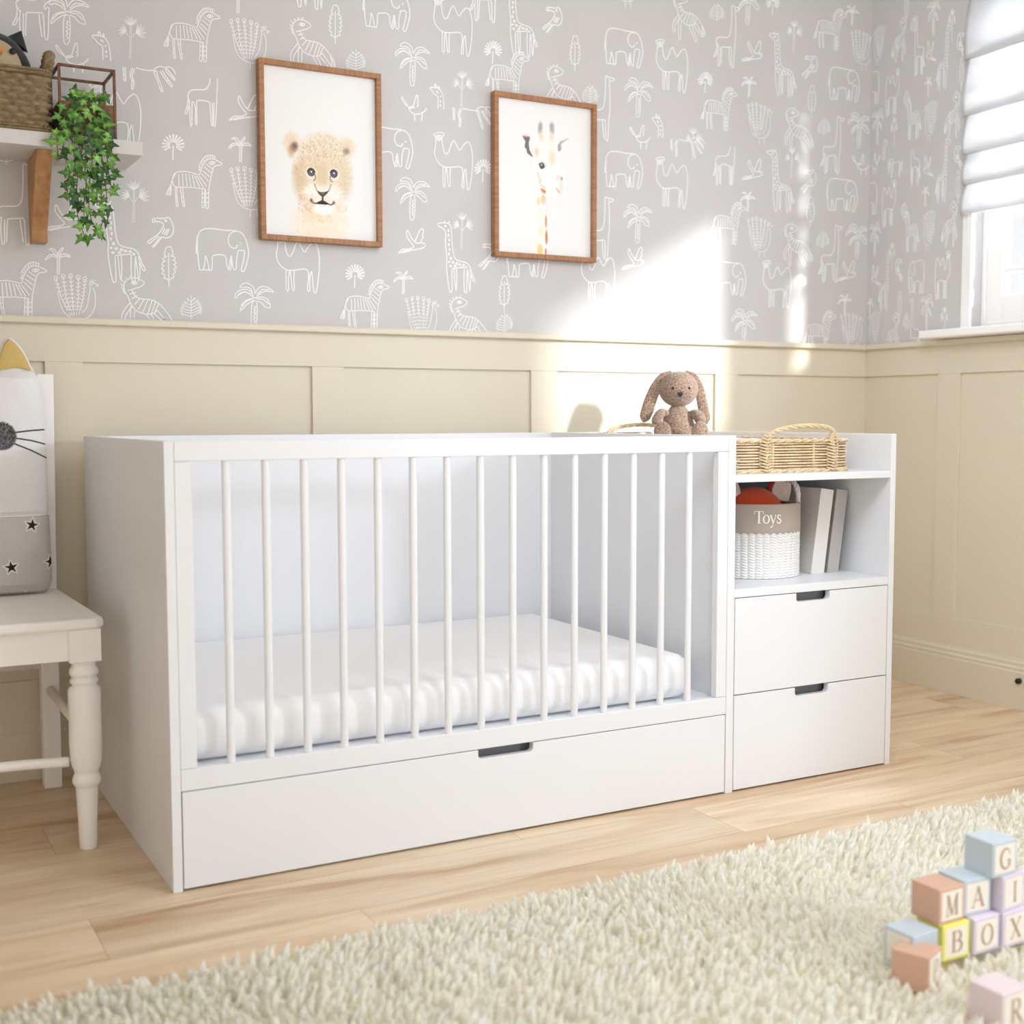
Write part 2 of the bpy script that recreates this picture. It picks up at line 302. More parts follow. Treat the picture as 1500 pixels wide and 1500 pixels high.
MOTIFS={"zebra":[[[-49,-17],[-56,-8],[-55,10],[-46,22],[-21,27],[3,24],[17,22],[23,39],[32,56],[43,66],[58,67],[68,63],[79,58],[75,53],[60,49],[54,39],[47,11],[42,-16],[40,-62],[33,-63],[33,-17]],[[33,-16],[24,-15],[-3,-14],[-49,-17]],[[-49,-17],[-49,-40],[-47,-66],[-43,-66],[-45,-40],[-45,-18]],[[-36,-18],[-33,-43],[-29,-66],[-25,-65],[-28,-40],[-29,-17]],[[24,-15],[23,-40],[22,-64],[28,-64],[30,-39],[31,-16]],[[-48,19],[-56,4],[-62,-13],[-74,-37],[-67,-39],[-62,-37],[-60,-13]],[[-62,-16],[-70,-38]],[[-61,-16],[-65,-40]],[[20,32],[14,36]],[[22,41],[17,46]],[[25,47],[20,54]],[[28,52],[24,60]],[[32,57],[28,67]],[[37,62],[34,73]],[[42,65],[41,76]],[[47,66],[48,77]],[[52,66],[55,75]],[[57,67],[62,74]],[[20,32],[17,46],[24,60],[34,72],[48,77],[62,74]],[[44,55],[51,60],[58,60],[60,57],[52,52],[44,55]],[[54,57],[53,55],[51,55],[51,57],[53,58],[54,57]],[[-39,18],[-39,-14]],[[-29,21],[-28,-13]],[[-20,22],[-17,-12]],[[-12,22],[-7,-12]],[[-3,21],[3,-12]],[[3,20],[17,-11]],[[10,18],[27,-12]],[[17,18],[36,-8]],[[23,25],[42,6]],[[26,33],[45,18]],[[30,44],[49,30]],[[35,52],[52,41]],[[-47,-30],[-44,-30]],[[-48,-42],[-44,-42]],[[-47,-54],[-44,-54]],[[-32,-31],[-28,-29]],[[-31,-42],[-27,-41]],[[-29,-54],[-26,-53]],[[23,-28],[30,-27]],[[23,-40],[29,-39]],[[22,-52],[28,-51]],[[33,-27],[41,-26]],[[33,-39],[41,-38]],[[33,-51],[40,-50]]],"elephant":[[[-67,30],[-71,0],[-71,-17]],[[-63,-59],[-66,-29],[-68,6],[-66,30],[-58,46],[-42,53],[-19,54],[11,52],[37,53],[57,47],[68,29],[75,-3],[70,-31],[61,-56],[53,-54],[59,-31],[63,-9],[61,0],[46,0]],[[-63,-59],[-53,-58],[-48,-37],[-46,-20],[-39,-42],[-36,-58],[-30,-57],[-27,-36],[-25,-19],[7,-16],[12,-39],[18,-54],[24,-51],[26,-16]],[[26,-16],[31,-52],[39,-50],[40,-27],[46,0]],[[-53,-58],[-42,-59],[-36,-58]],[[18,-54],[21,-34],[25,-16]],[[39,51],[25,45],[18,32],[19,16],[28,6],[39,6],[43,15]],[[54,20],[53,19],[51,19],[51,20],[53,21],[54,20]]],"camel":[[[-50,77],[-32,78],[-28,72],[-35,66],[-34,48],[-30,27],[-21,17],[-11,30],[-3,52],[5,59],[12,48],[23,32],[32,44],[43,56],[52,60],[61,49],[67,15],[64,-34],[56,-78],[49,-77],[45,-36],[42,-21],[37,-43],[37,-74],[30,-73],[32,-19],[-9,-21],[-32,-21],[-53,-5],[-60,18],[-56,44],[-56,63],[-63,69],[-50,77]],[[-32,-21],[-33,-47],[-32,-77],[-26,-77],[-26,-46],[-22,-22]],[[-21,-23],[-18,-45],[-15,-75],[-9,-74],[-10,-44],[-8,-22]],[[-39,61],[-40,58],[-44,55],[-48,54],[-51,56],[-52,59],[-51,63],[-48,65],[-44,66],[-40,64],[-39,61]],[[-44,60],[-45,59],[-47,59],[-47,61],[-45,62],[-44,60]],[[-56,66],[-46,70],[-35,70]]],"spottedgiraffe":[[[-58,88],[-61,95],[-46,99],[-26,98],[-18,89],[-15,61],[-12,24],[-6,-2],[8,-11],[33,-15],[46,-27],[54,-49],[63,-67],[57,-70],[50,-49]],[[-58,89],[-40,80],[-35,68],[-35,34],[-31,-3],[-32,-37],[-23,-100],[-14,-99],[-15,-39]],[[-15,-36],[17,-30],[27,-33],[26,-60],[28,-101],[35,-102],[36,-66],[38,-34]],[[-7,-37],[-5,-69],[-1,-101],[2,-69],[1,-35]],[[38,-34],[42,-65],[45,-102],[49,-65],[46,-34]],[[-36,99],[-38,106]],[[-25,99],[-22,106]],[[-33,90],[-35,88],[-38,89],[-38,91],[-35,92],[-33,90]],[[-24,77],[-25,74],[-27,75],[-27,79],[-25,81],[-24,77]],[[-24,63],[-25,60],[-27,61],[-27,65],[-25,67],[-24,63]],[[-21,49],[-22,46],[-24,47],[-24,51],[-22,53],[-21,49]],[[-22,35],[-24,32],[-26,33],[-26,37],[-24,39],[-22,35]],[[-20,21],[-21,18],[-23,19],[-23,23],[-21,25],[-20,21]],[[-23,7],[-24,4],[-26,5],[-26,9],[-24,11],[-23,7]],[[-15,-4],[-17,-8],[-20,-7],[-20,-3],[-17,-1],[-15,-4]],[[-22,-16],[-23,-17],[-25,-18],[-27,-16],[-25,-14],[-23,-14],[-22,-16]],[[-8,-16],[-9,-19],[-13,-19],[-14,-17],[-13,-15],[-10,-14],[-8,-16]],[[-17,-28],[-18,-30],[-21,-30],[-23,-28],[-22,-26],[-18,-26],[-17,-28]],[[5,-18],[4,-21],[0,-21],[-1,-19],[0,-17],[4,-16],[5,-18]],[[0,-27],[-2,-29],[-5,-29],[-7,-27],[-5,-25],[-2,-25],[0,-27]],[[16,-22],[14,-24],[11,-24],[9,-22],[11,-20],[14,-20],[16,-22]],[[28,-23],[27,-25],[23,-25],[22,-23],[23,-21],[27,-21],[28,-23]],[[36,-28],[35,-30],[32,-30],[31,-29],[32,-27],[35,-27],[36,-28]]],"plaingiraffe":[[[-36,-42],[-44,-27],[-46,-17],[-34,-8],[-6,-6],[8,1],[15,23],[18,68],[18,97],[22,103],[29,100],[51,98],[45,90],[33,85],[35,59],[35,5],[31,-38],[28,-95],[20,-94],[18,-39],[4,-36],[-22,-39]],[[-46,-21],[-44,-45],[-53,-67],[-56,-74],[-48,-71],[-42,-54]],[[-36,-35],[-39,-65],[-37,-99],[-31,-99],[-30,-64],[-29,-41]],[[-22,-39],[-24,-63],[-26,-97]],[[8,-38],[10,-64],[14,-95]],[[33,93],[32,92],[31,92],[31,94],[32,94],[33,93]]],"peacock":[[[-45,62],[-47,59],[-52,58],[-54,61],[-52,65],[-47,65],[-45,62]],[[-49,57],[-37,10],[-15,-35]],[[-55,56],[-49,52],[-44,57]],[[-52,47],[-46,42],[-41,48]],[[-49,37],[-43,33],[-38,38]],[[-46,27],[-40,23],[-35,29]],[[-42,18],[-36,14],[-31,19]],[[-38,8],[-33,4],[-27,9]],[[-34,-1],[-29,-6],[-23,0]],[[-30,-11],[-25,-15],[-19,-10]],[[-26,-20],[-20,-25],[-15,-19]],[[-27,68],[-29,65],[-34,64],[-36,67],[-34,70],[-29,71],[-27,68]],[[-31,63],[-26,13],[-11,-35]],[[-37,62],[-31,58],[-26,63]],[[-35,52],[-30,47],[-24,53]],[[-34,42],[-28,37],[-23,43]],[[-32,31],[-27,27],[-21,33]],[[-30,21],[-25,17],[-19,22]],[[-28,11],[-22,7],[-17,12]],[[-26,1],[-20,-3],[-15,2]],[[-23,-9],[-17,-13],[-12,-8]],[[-20,-19],[-15,-24],[-9,-18]],[[-8,70],[-11,67],[-15,66],[-18,69],[-15,72],[-11,73],[-8,70]],[[-13,65],[-10,15],[-7,-35]],[[-19,64],[-13,60],[-7,65]],[[-18,54],[-12,49],[-7,55]],[[-17,43],[-12,39],[-6,45]],[[-17,33],[-11,29],[-6,34]],[[-16,23],[-10,18],[-5,24]],[[-15,12],[-10,8],[-4,14]],[[-15,2],[-9,-2],[-4,3]],[[-14,-8],[-9,-13],[-3,-7]],[[-14,-19],[-8,-23],[-3,-17]],[[11,67],[8,64],[4,63],[1,66],[4,70],[8,70],[11,67]],[[6,62],[5,14],[-1,-34]],[[1,61],[6,57],[12,63]],[[0,51],[6,47],[11,53]],[[0,41],[5,37],[11,43]],[[-1,32],[5,27],[10,33]],[[-1,22],[4,17],[10,23]],[[-2,12],[3,7],[9,13]],[[-3,2],[2,-3],[8,3]],[[-4,-8],[1,-13],[7,-7]],[[-5,-18],[0,-23],[6,-17]],[[28,63],[25,60],[21,59],[18,62],[20,66],[25,66],[28,63]],[[23,58],[17,13],[5,-33]],[[17,57],[23,53],[29,58]],[[16,48],[22,43],[27,49]],[[14,38],[20,34],[25,40]],[[13,29],[18,25],[24,30]],[[11,20],[16,15],[22,21]],[[9,10],[14,6],[20,11]],[[7,1],[12,-4],[18,2]],[[4,-9],[10,-13],[16,-8]],[[2,-18],[8,-22],[13,-17]],[[-46,25],[-39,-10],[-28,-31],[-10,-41],[13,-43],[34,-33],[46,-10],[48,24],[42,41]],[[14,-26],[26,-11],[32,16],[36,41],[34,50],[42,54],[49,50],[58,48],[49,43]],[[2,-43],[1,-64]],[[21,-41],[23,-62]],[[39,53],[35,60]],[[41,54],[42,62]],[[45,54],[49,61]],[[42,48],[41,47],[39,47],[39,49],[41,49],[42,48]]],"dove":[[[-47,-35],[-34,-23],[-14,-20],[2,-13],[-10,2],[-20,17],[-20,31],[-16,33],[-9,18],[3,3],[15,-2],[30,1],[40,-5],[34,-13],[21,-18],[-3,-23],[-25,-26],[-47,-35]],[[5,1],[14,20],[22,36],[29,42],[34,34],[30,23],[33,18],[27,7],[24,0]],[[-41,-32],[-6,-22]],[[-35,-33],[-3,-23]],[[32,-4],[32,-5],[30,-5],[30,-4],[32,-3],[32,-4]]],"toucan":[[[-24,22],[-23,32],[-16,35],[6,35],[18,39],[27,29],[32,9],[27,-8],[14,-16],[0,-14]],[[-24,23],[-9,26],[2,23],[5,16],[-2,2],[-11,-9],[-37,-29],[-34,-34]],[[-9,-13],[-34,-35]],[[-4,-14],[-26,-43]],[[1,-14],[-20,-41]],[[-26,-43],[-20,-41]],[[9,10],[1,-7]],[[15,8],[6,-9]],[[20,9],[12,-10]],[[-16,35],[-18,25]],[[14,29],[12,27],[10,27],[9,29],[10,31],[13,31],[14,29]]],"leaf":[[[0,35],[-1,-56]],[[1,52],[-6,49],[-9,39],[-11,33],[-12,28],[-6,26],[-15,20],[-16,15],[-10,14],[-17,8],[-19,2],[-13,1],[-18,-5],[-19,-10],[-13,-11],[-17,-17],[-18,-22],[-12,-23],[-12,-28],[-14,-33],[-8,-34],[-1,-39]],[[1,52],[7,51],[10,42],[11,36],[12,31],[6,28],[16,25],[17,20],[11,17],[18,13],[19,8],[13,5],[18,1],[19,-4],[13,-7],[16,-12],[17,-17],[11,-20],[12,-25],[13,-30],[7,-32],[-1,-39]]],"monstera":[[[1,31],[-1,-33]],[[0,12],[-5,16],[-9,22],[-11,18],[-5,16]],[[0,12],[5,17],[9,24],[11,21],[6,18]],[[0,5],[-9,7],[-17,13],[-19,9],[-13,7]],[[0,5],[9,10],[17,18],[19,14],[14,11]],[[0,-3],[-12,-1],[-22,5],[-24,1],[-19,-1]],[[0,-3],[12,3],[22,11],[25,7],[19,4]],[[0,-11],[-14,-9],[-26,-3],[-28,-7],[-22,-9]],[[0,-11],[14,-5],[26,3],[28,0],[22,-3]],[[0,-18],[-15,-16],[-27,-11],[-29,-15],[-24,-17]],[[0,-18],[15,-12],[27,-4],[29,-7],[23,-11]],[[0,-26],[-14,-24],[-25,-19],[-27,-22],[-21,-24]],[[0,-26],[13,-20],[24,-12],[27,-15],[21,-19]]],"fanpalm":[[[-2,0],[-4,-39]],[[5,-4],[22,-9]],[[5,-4],[20,-12]],[[6,-1],[28,-1]],[[6,-1],[27,-3]],[[6,2],[27,10]],[[6,2],[28,7]],[[5,5],[23,19]],[[5,5],[25,17]],[[3,7],[17,25]],[[3,7],[18,24]],[[1,8],[7,29]],[[1,8],[10,29]],[[-2,8],[-3,30]],[[-2,8],[0,30]],[[-5,8],[-13,26]],[[-5,8],[-11,27]],[[-8,6],[-22,20]],[[-8,6],[-20,22]],[[-10,3],[-28,12]],[[-10,3],[-27,14]],[[-11,1],[-32,2]],[[-11,1],[-31,4]],[[-11,-2],[-32,-8]],[[-11,-2],[-32,-6]],[[-10,-5],[-26,-16]],[[-10,-5],[-27,-14]]],"smallpalm":[[[-1,2],[-3,-40],[2,-39],[4,3]],[[0,2],[-12,6],[-22,2],[-31,-6],[-28,2],[-20,9],[-9,10],[0,5]],[[0,6],[-9,13],[-15,21],[-25,21],[-16,25],[-8,23],[0,10]],[[0,7],[2,17],[13,30],[12,23],[6,15],[2,6]],[[2,5],[12,13],[23,13],[31,7],[19,8],[9,6],[2,2]]],"bigpalm":[[[-6,-9],[-8,-69],[5,-68],[8,-7],[-6,-9]],[[-1,-16],[4,-18],[-1,-24],[4,-27],[-2,-33],[4,-36],[-2,-43],[3,-47],[-2,-53],[2,-57],[-1,-63]],[[-3,10],[-20,21],[-38,20],[-52,4],[-52,16],[-37,28],[-17,29],[-6,20],[-2,11]],[[-3,15],[-8,30],[-20,36],[-40,35],[-26,47],[-11,44],[0,34],[3,19]],[[4,19],[12,33],[24,40],[41,38],[57,26],[41,28],[24,24],[8,11]],[[0,5],[-15,3],[-32,-9],[-39,-30],[-26,-17],[-12,-6],[0,1]],[[4,6],[21,11],[38,5],[47,-17],[33,-17],[20,-5],[8,0]],[[-43,14],[-26,24],[-9,17]],[[9,17],[24,32],[44,32]],[[-3,10],[6,6]],[[-35,-18],[-20,-2],[-3,5]],[[41,-8],[26,5],[9,5]]],"tufttree":[[[-1,24],[-5,-60],[-1,-60],[2,24]],[[-1,-7],[-10,4],[-17,6]],[[0,-7],[11,8],[21,11]],[[0,25],[16,38]],[[0,25],[16,43]],[[0,25],[16,48]],[[0,25],[9,43]],[[0,25],[7,47]],[[0,25],[4,51]],[[0,25],[0,44]],[[0,25],[-3,47]],[[0,25],[-8,49]],[[0,25],[-9,41]],[[0,25],[-13,42]],[[0,25],[-19,42]],[[0,25],[-16,35]],[[-11,9],[-16,24]],[[-11,9],[-19,26]],[[-11,9],[-23,26]],[[-11,9],[-22,20]],[[-11,9],[-26,20]],[[-11,9],[-30,18]],[[-11,9],[-26,14]],[[-11,9],[-29,12]],[[-11,9],[-33,9]],[[-11,9],[-27,7]],[[-11,9],[-30,3]],[[-11,9],[-32,0]],[[-11,9],[-25,0]],[[-11,9],[-27,-4]],[[13,9],[29,-3]],[[13,9],[34,-1]],[[13,9],[39,1]],[[13,9],[33,6]],[[13,9],[37,10]],[[13,9],[40,14]],[[13,9],[32,16]],[[13,9],[35,20]],[[13,9],[36,26]],[[13,9],[28,23]],[[13,9],[29,28]],[[13,9],[28,34]],[[13,9],[21,28]],[[13,9],[19,33]]],"girhead":[[[-23,23],[-21,27],[-11,28],[1,28],[12,22],[19,8],[21,-9],[23,-32]],[[-23,23],[-17,19],[-7,8],[2,3],[3,-11],[3,-33]],[[-6,29],[-7,37],[-4,39],[-2,36],[-2,28]],[[4,28],[5,35],[8,34],[7,27]],[[-2,19],[3,18],[5,14],[0,16],[-2,19]],[[13,5],[12,4],[10,3],[9,5],[10,6],[12,7],[13,5]],[[13,-10],[13,-12],[11,-12],[10,-10],[11,-8],[13,-8],[13,-10]],[[13,-22],[13,-24],[11,-24],[10,-22],[11,-20],[13,-20],[13,-22]],[[18,-29],[18,-31],[16,-30],[16,-29],[18,-28],[18,-29]]],"standbird":[[[-40,29],[-33,20],[-21,4],[-17,-2],[-13,-10],[0,-16],[17,-14],[31,-6],[39,4]],[[-40,29],[-41,23],[-35,13],[-25,5],[-21,4]],[[-3,5],[3,26],[8,39],[12,36],[11,27],[14,23],[10,17],[13,12],[9,5]],[[-17,1],[-5,6]],[[-15,-2],[2,4]],[[0,-16],[2,-36]],[[26,-12],[23,-34]]],"horse":[[[-33,19],[-29,18],[-11,16],[12,17],[21,17]],[[-41,18],[-48,0],[-44,-17],[-45,-36],[-41,-35],[-39,-17],[-43,-1],[-36,16]],[[-66,17],[-65,-2],[-64,-17],[-60,-17],[-60,-2],[-61,17]],[[14,15],[21,-3],[26,-17],[32,-34],[36,-32],[31,-15],[25,0],[21,17]],[[14,15],[17,23],[24,28],[33,31],[42,29]],[[30,19],[39,5],[58,-18],[62,-15],[54,-5],[42,11],[36,21]],[[44,26],[48,31],[57,32],[66,26],[71,15]],[[45,26],[47,18],[54,11],[69,-3]],[[48,27],[69,4]],[[50,24],[70,0]],[[-60,-2],[-65,-2]],[[-39,-17],[-45,-18]],[[31,-15],[26,-17]],[[51,-3],[47,-6]]],"runzebra":[[[-42,23],[-49,35],[-52,50],[-47,63],[-30,73],[-14,71],[0,63],[-1,56],[-13,48],[-30,42],[-27,30],[-13,19],[16,17],[37,9],[55,-9],[72,-34],[67,-50],[51,-32]],[[-42,23],[-35,4],[-21,-14],[5,-22],[25,-19],[34,-11]],[[-17,60],[-19,57],[-24,56],[-30,57],[-32,59],[-30,62],[-25,64],[-19,63],[-17,60]],[[-22,60],[-24,58],[-26,58],[-26,61],[-24,62],[-22,60]],[[-48,29],[-56,37]],[[-51,38],[-59,47]],[[-52,47],[-60,56]],[[-49,59],[-58,66]],[[-43,67],[-47,74]],[[-35,71],[-35,79]],[[-25,73],[-20,81]],[[-38,29],[-21,35]],[[-32,17],[-17,27]],[[-25,2],[-10,20]],[[-16,-11],[0,18]],[[-4,-18],[10,16]],[[9,-21],[21,14]],[[19,-20],[30,11]],[[27,-17],[38,6]],[[-42,38],[-30,42]],[[-37,7],[-54,-16],[-60,-35],[-55,-51],[-49,-50],[-51,-35],[-43,-18],[-29,-2]],[[-35,-2],[-37,-34],[-34,-69],[-28,-68],[-27,-33],[-25,-14]],[[5,-22],[18,-43],[31,-69],[39,-66],[26,-37],[17,-21]],[[25,-19],[43,-36],[58,-51],[64,-47],[47,-26],[35,-10]],[[59,-15],[64,-47]],[[63,-22],[70,-44]]],"plaingiraffe_cut":[[[24,67],[21,51],[13,38],[1,33],[-24,30],[-34,23],[-38,10],[-34,-4],[-33,-62],[-29,-61],[-27,-1]],[[-37,8],[-40,-14],[-47,-34],[-41,-34],[-36,-14]],[[44,69],[42,39],[39,-10],[35,-57],[31,-57],[33,3]],[[-24,0],[-19,-17],[-19,-58],[-15,-57],[-15,-2],[-5,4],[19,3],[22,-12],[24,-57],[28,-56],[28,2]]]}
BACK={"zebra":[[0.325,1.975],[0.323,1.584],[0.815,1.272],[1.29,1.99],[2.586,2.312],[2.099,1.98],[2.142,1.602],[-0.141,1.269],[1.66,1.272],[2.56,1.25]],"runzebra":[[0.184,1.246],[2.449,1.945],[2.451,1.548],[1.968,2.259],[0.662,1.987],[0.17,2.33],[1.15,1.235],[1.49,1.965]],"elephant":[[0.398,1.409],[2.657,2.132],[2.657,1.743],[1.716,2.132],[1.718,1.746],[0.899,1.736],[0.893,2.13],[1.36,1.44],[2.15,1.42],[-0.42,1.75]],"camel":[[1.904,2.098],[1.907,1.721],[1.105,1.716],[0.613,1.384],[1.105,2.11],[0.12,1.74],[1.62,1.4],[2.36,1.41],[0.12,2.13]],"bigpalm":[[0.005,1.981],[0.486,1.273],[0.975,1.994],[0.972,1.605],[1.775,1.993],[1.775,1.59],[0.02,2.37],[2.22,1.27],[0.955,2.38],[2.735,1.99],[2.735,1.595],[1.6,2.36],[2.22,2.35]],"peacock":[[0.485,1.966],[0.478,1.566],[0.01,1.248],[2.275,1.947],[2.282,1.561],[1.0,1.235],[2.74,2.255],[2.715,1.25],[1.72,2.32],[1.9,1.24]],"dove":[[0.472,1.795],[-0.016,1.462],[2.244,2.186],[2.251,1.79],[0.973,1.465],[1.76,1.46],[2.69,1.47]],"toucan":[[0.235,1.446],[2.5,2.171],[2.502,1.778],[1.23,1.44],[1.455,2.18]],"spottedgiraffe":[[0.126,1.41],[2.374,2.162],[2.372,1.766],[1.115,1.43],[1.335,2.16],[0.65,2.2]],"plaingiraffe":[[2.133,2.225],[2.611,1.912],[2.61,1.53],[0.33,2.29],[1.22,2.24],[-0.07,2.01],[1.63,1.93],[1.63,1.55],[-0.13,1.49],[0.82,2.3]],"plaingiraffe_cut":[[0.351,1.8],[2.127,1.795]],"leaf":[[0.252,1.355],[2.509,2.057],[2.511,1.671],[0.737,2.063],[1.534,2.09],[1.28,1.33],[0.73,2.3]],"monstera":[[0.31,1.249],[2.089,2.299],[2.568,1.974],[2.57,1.58],[0.798,1.971],[1.28,1.24],[1.59,1.97],[-0.15,1.62]],"fanpalm":[[0.273,1.677],[1.245,2.056],[2.046,2.066],[0.79,1.36],[1.21,1.7],[1.83,1.38],[2.47,1.42],[0.27,2.11],[2.33,2.36]],"smallpalm":[[0.455,1.69],[-0.033,1.358],[2.229,2.075],[2.229,1.689],[0.94,1.35],[1.77,1.34],[2.68,1.36],[2.69,2.38],[0.455,2.09],[1.4,2.38]],"tufttree":[[0.166,1.95],[0.164,1.524],[2.424,2.27],[2.423,1.839],[1.136,1.516],[1.138,1.935],[0.62,1.15],[1.5,1.16],[1.995,1.86],[0.06,1.13]],"girhead":[[1.054,1.895],[1.851,1.895],[0.09,1.91]],"standbird":[[0.98,1.855],[1.784,1.855],[0.018,1.873],[2.746,1.855]],"horse":[[0.21,1.85],[1.172,1.855],[1.97,1.845]]}
SIDE={"peacock":[[-0.035,2.27],[-0.04,1.257],[-0.284,1.952],[-0.289,1.581]],"elephant":[[-0.005,2.133],[-0.005,1.74],[-0.238,1.435]],"camel":[[-0.107,2.095],[-0.101,1.707],[-0.355,1.428]],"bigpalm":[[-0.037,2.002],[-0.034,1.602],[-0.288,2.316],[-0.288,1.32]],"dove":[[-0.042,1.454],[-0.28,2.189],[-0.279,1.803]],"smallpalm":[[-0.017,1.351],[-0.271,2.081],[-0.27,1.712]],"spottedgiraffe":[[-0.338,2.156],[-0.344,1.78],[-0.089,1.433]],"runzebra":[[-0.134,2.265],[-0.382,1.954],[-0.382,1.592],[-0.131,1.24]],"leaf":[[-0.163,2.374],[-0.416,2.086],[-0.413,1.717],[-0.161,1.339]],"monstera":[[-0.2,2.304],[-0.175,2.061],[-0.174,1.675],[-0.195,1.284]],"plaingiraffe":[[-0.224,2.226],[-0.234,1.258]],"plaingiraffe_cut":[[-0.221,1.81]],"zebra":[[-0.206,1.979],[-0.208,1.592]],"tufttree":[[-0.37,2.26],[-0.118,1.958],[-0.12,1.519],[-0.368,1.272]],"toucan":[[-0.41,2.183],[-0.41,1.814],[-0.154,1.467]],"horse":[[-0.125,1.83]],"girhead":[[-0.076,1.898]],"standbird":[[-0.031,1.858]]}
# ------------------------------------------------------------------ the room
XR, CEIL, DADO = 2.789, 2.62, 1.207
XL, XF, YR, YA = -1.75, 5.2, -7.0, -3.11           # left wall, far corner, rear wall, end of the right wall
def S(o): return tag(o, kind='structure')

# floor and ceiling
S(MB().box(XL, XR+.09, YA, 0, -.05, 0).prism([(XL, YR), (XF, YR), (XR+.09, YA), (XL, YA)], 2, -.05, 0).build('floor', M['floor']))
S(MB().box(XL, XR+.09, YA, 0, CEIL, CEIL+.05).prism([(XL, YR), (XF, YR), (XR+.09, YA), (XL, YA)], 2, CEIL, CEIL+.05).build('ceiling', M['plaster']))

def paper_lines(mb, inst, f, sx, xr, zmin=DADO-.004):
    cnt = [0]
    def put(run, wd):
        cnt[0] += 1; d = .0003+.00012*(cnt[0] % 9); mb.ribbon(run, wd*(.85 if sx < 1 else 1), lambda u, v: f(u, v, d), 1)
    for name, spots in inst.items():
        wd = {'monstera': .0021, 'peacock': .0022, 'tufttree': .0014, 'leaf': .0027, 'zebra': .0027, 'runzebra': .0028, 'bigpalm': .0028}.get(name, .0033)
        for (u0, z0) in spots:
            for l in MOTIFS[name]:
                pts = [(u0+a*.001*sx, z0+b*.001) for a, b in l]
                if len(pts) > 4: pts = crom(pts, 3)
                run = []
                for q in pts+[None]:
                    ok = q is not None and xr[0] < q[0] < xr[1] and zmin < q[1] < CEIL
                    if ok: run.append(q)
                    else:
                        if len(run) > 1: put(run, wd)
                        run = []
# back wall: the papered face with the animals drawn in white line on it
mb = MB().box(XL, XR+.09, 0, .12, 0, CEIL, 0)
paper_lines(mb, BACK, lambda u, v, d: (u, -d, v), 1, (XL, XR-.003))
S(mb.build('wall_back', [M['paper'], M['line']]))
# right wall with two window openings
W1 = (-.82, -.483, 1.245, 2.3); W2 = (-2.42, -1.117, 1.245, 2.13)
mb = MB(); X0, X1 = XR, XR+.09
mb.box(X0, X1, -.483, 0, 0, CEIL); mb.box(X0, X1, -1.117, -.82, 0, CEIL); mb.box(X0, X1, YA, -2.42, 0, CEIL)
for w in (W1, W2):
    mb.box(X0, X1, w[0], w[1], 0, w[2]); mb.box(X0, X1, w[0], w[1], w[3], CEIL)
paper_lines(mb, SIDE, lambda u, v, d: (XR-d, u, v), .5, (-.445, -.003))
S(mb.build('wall_right', [M['paper'], M['line']]))
S(MB().box(XL-.12, XL, YR, 0, 0, CEIL).build('wall_left', M['paper']))
# unseen slanting wall and part-closed rear wall, added to keep stray sun out
S(MB().prism([(XR+.09, YA), (XF, YR), (XF+.12, YR), (XR+.21, YA)], 2, 0, CEIL).build('wall_slanted_sun_stop', M['plaster']))
S(MB().box(2.3, XF+.12, YR-.12, YR, 0, CEIL).box(XL, 2.3, YR-.12, YR, 2.3, CEIL).build('wall_rear_sun_stop', M['plaster']))

# wainscot: flat panel with raised stiles and rails, dado cap, moulded baseboard
def wains_back():
    m = MB(); b0, b1 = -.004, -.013
    m.box(XL, XR, b0, 0, 0, 1.19)
    m.box(XL, XR, b1, b0, 1.092, 1.19); m.box(XL, XR, b1, b0, .1, .262)
    for a, b in [(-1.6, -1.5), (-.78, -.685), (-.075, .02), (.649, .747), (1.368, 1.463), (2.09, 2.187)]:
        m.box(a, b, b1, b0, .262, 1.092)
    return m
def wains_right():
    m = MB(); b0, b1 = XR-.004, XR-.013
    m.box(b0, XR, YA, -.004, 0, 1.19)
    m.box(b1, b0, YA, -.013, 1.092, 1.19); m.box(b1, b0, YA, -.013, .1, .262)
    y = -.356
    while y > YA+.2:
        m.box(b1, b0, y-.095, y, .262, 1.092); y -= .71
    return m
S(wains_back().build('trim_1', M['wains'], bevel=.0012)); S(wains_right().build('trim_2', M['wains'], bevel=.0012))
dado = [(0, 1.188), (.026, 1.188), (.03, 1.191), (.03, 1.203), (.027, 1.207), (0, 1.207)]
S(MB().prism([(-a, b) for a, b in dado], 0, XL, XR).build('trim_3', M['wains']))
S(MB().prism([(XR-a, b) for a, b in dado], 1, YA, -.03).build('trim_4', M['wains']))
skirt = [(0, 0), (.024, 0), (.024, .122), (.021, .127), (.0225, .131), (.0225, .136), (.018, .141), (.0185, .147), (.0185, .153), (.0145, .158), (.0135, .165), (0, .166)]
S(MB().prism([(-a, b) for a, b in skirt], 0, XL, XR).build('baseboard_back', M['wains'], bevel=.0008))
S(MB().prism([(XR-a, b) for a, b in skirt], 1, YA, -.024).build('baseboard_right', M['wains'], bevel=.0008))
S(MB().prism([(XL+a, b) for a, b in skirt], 1, YR, -.024).build('baseboard_left', M['wains']))

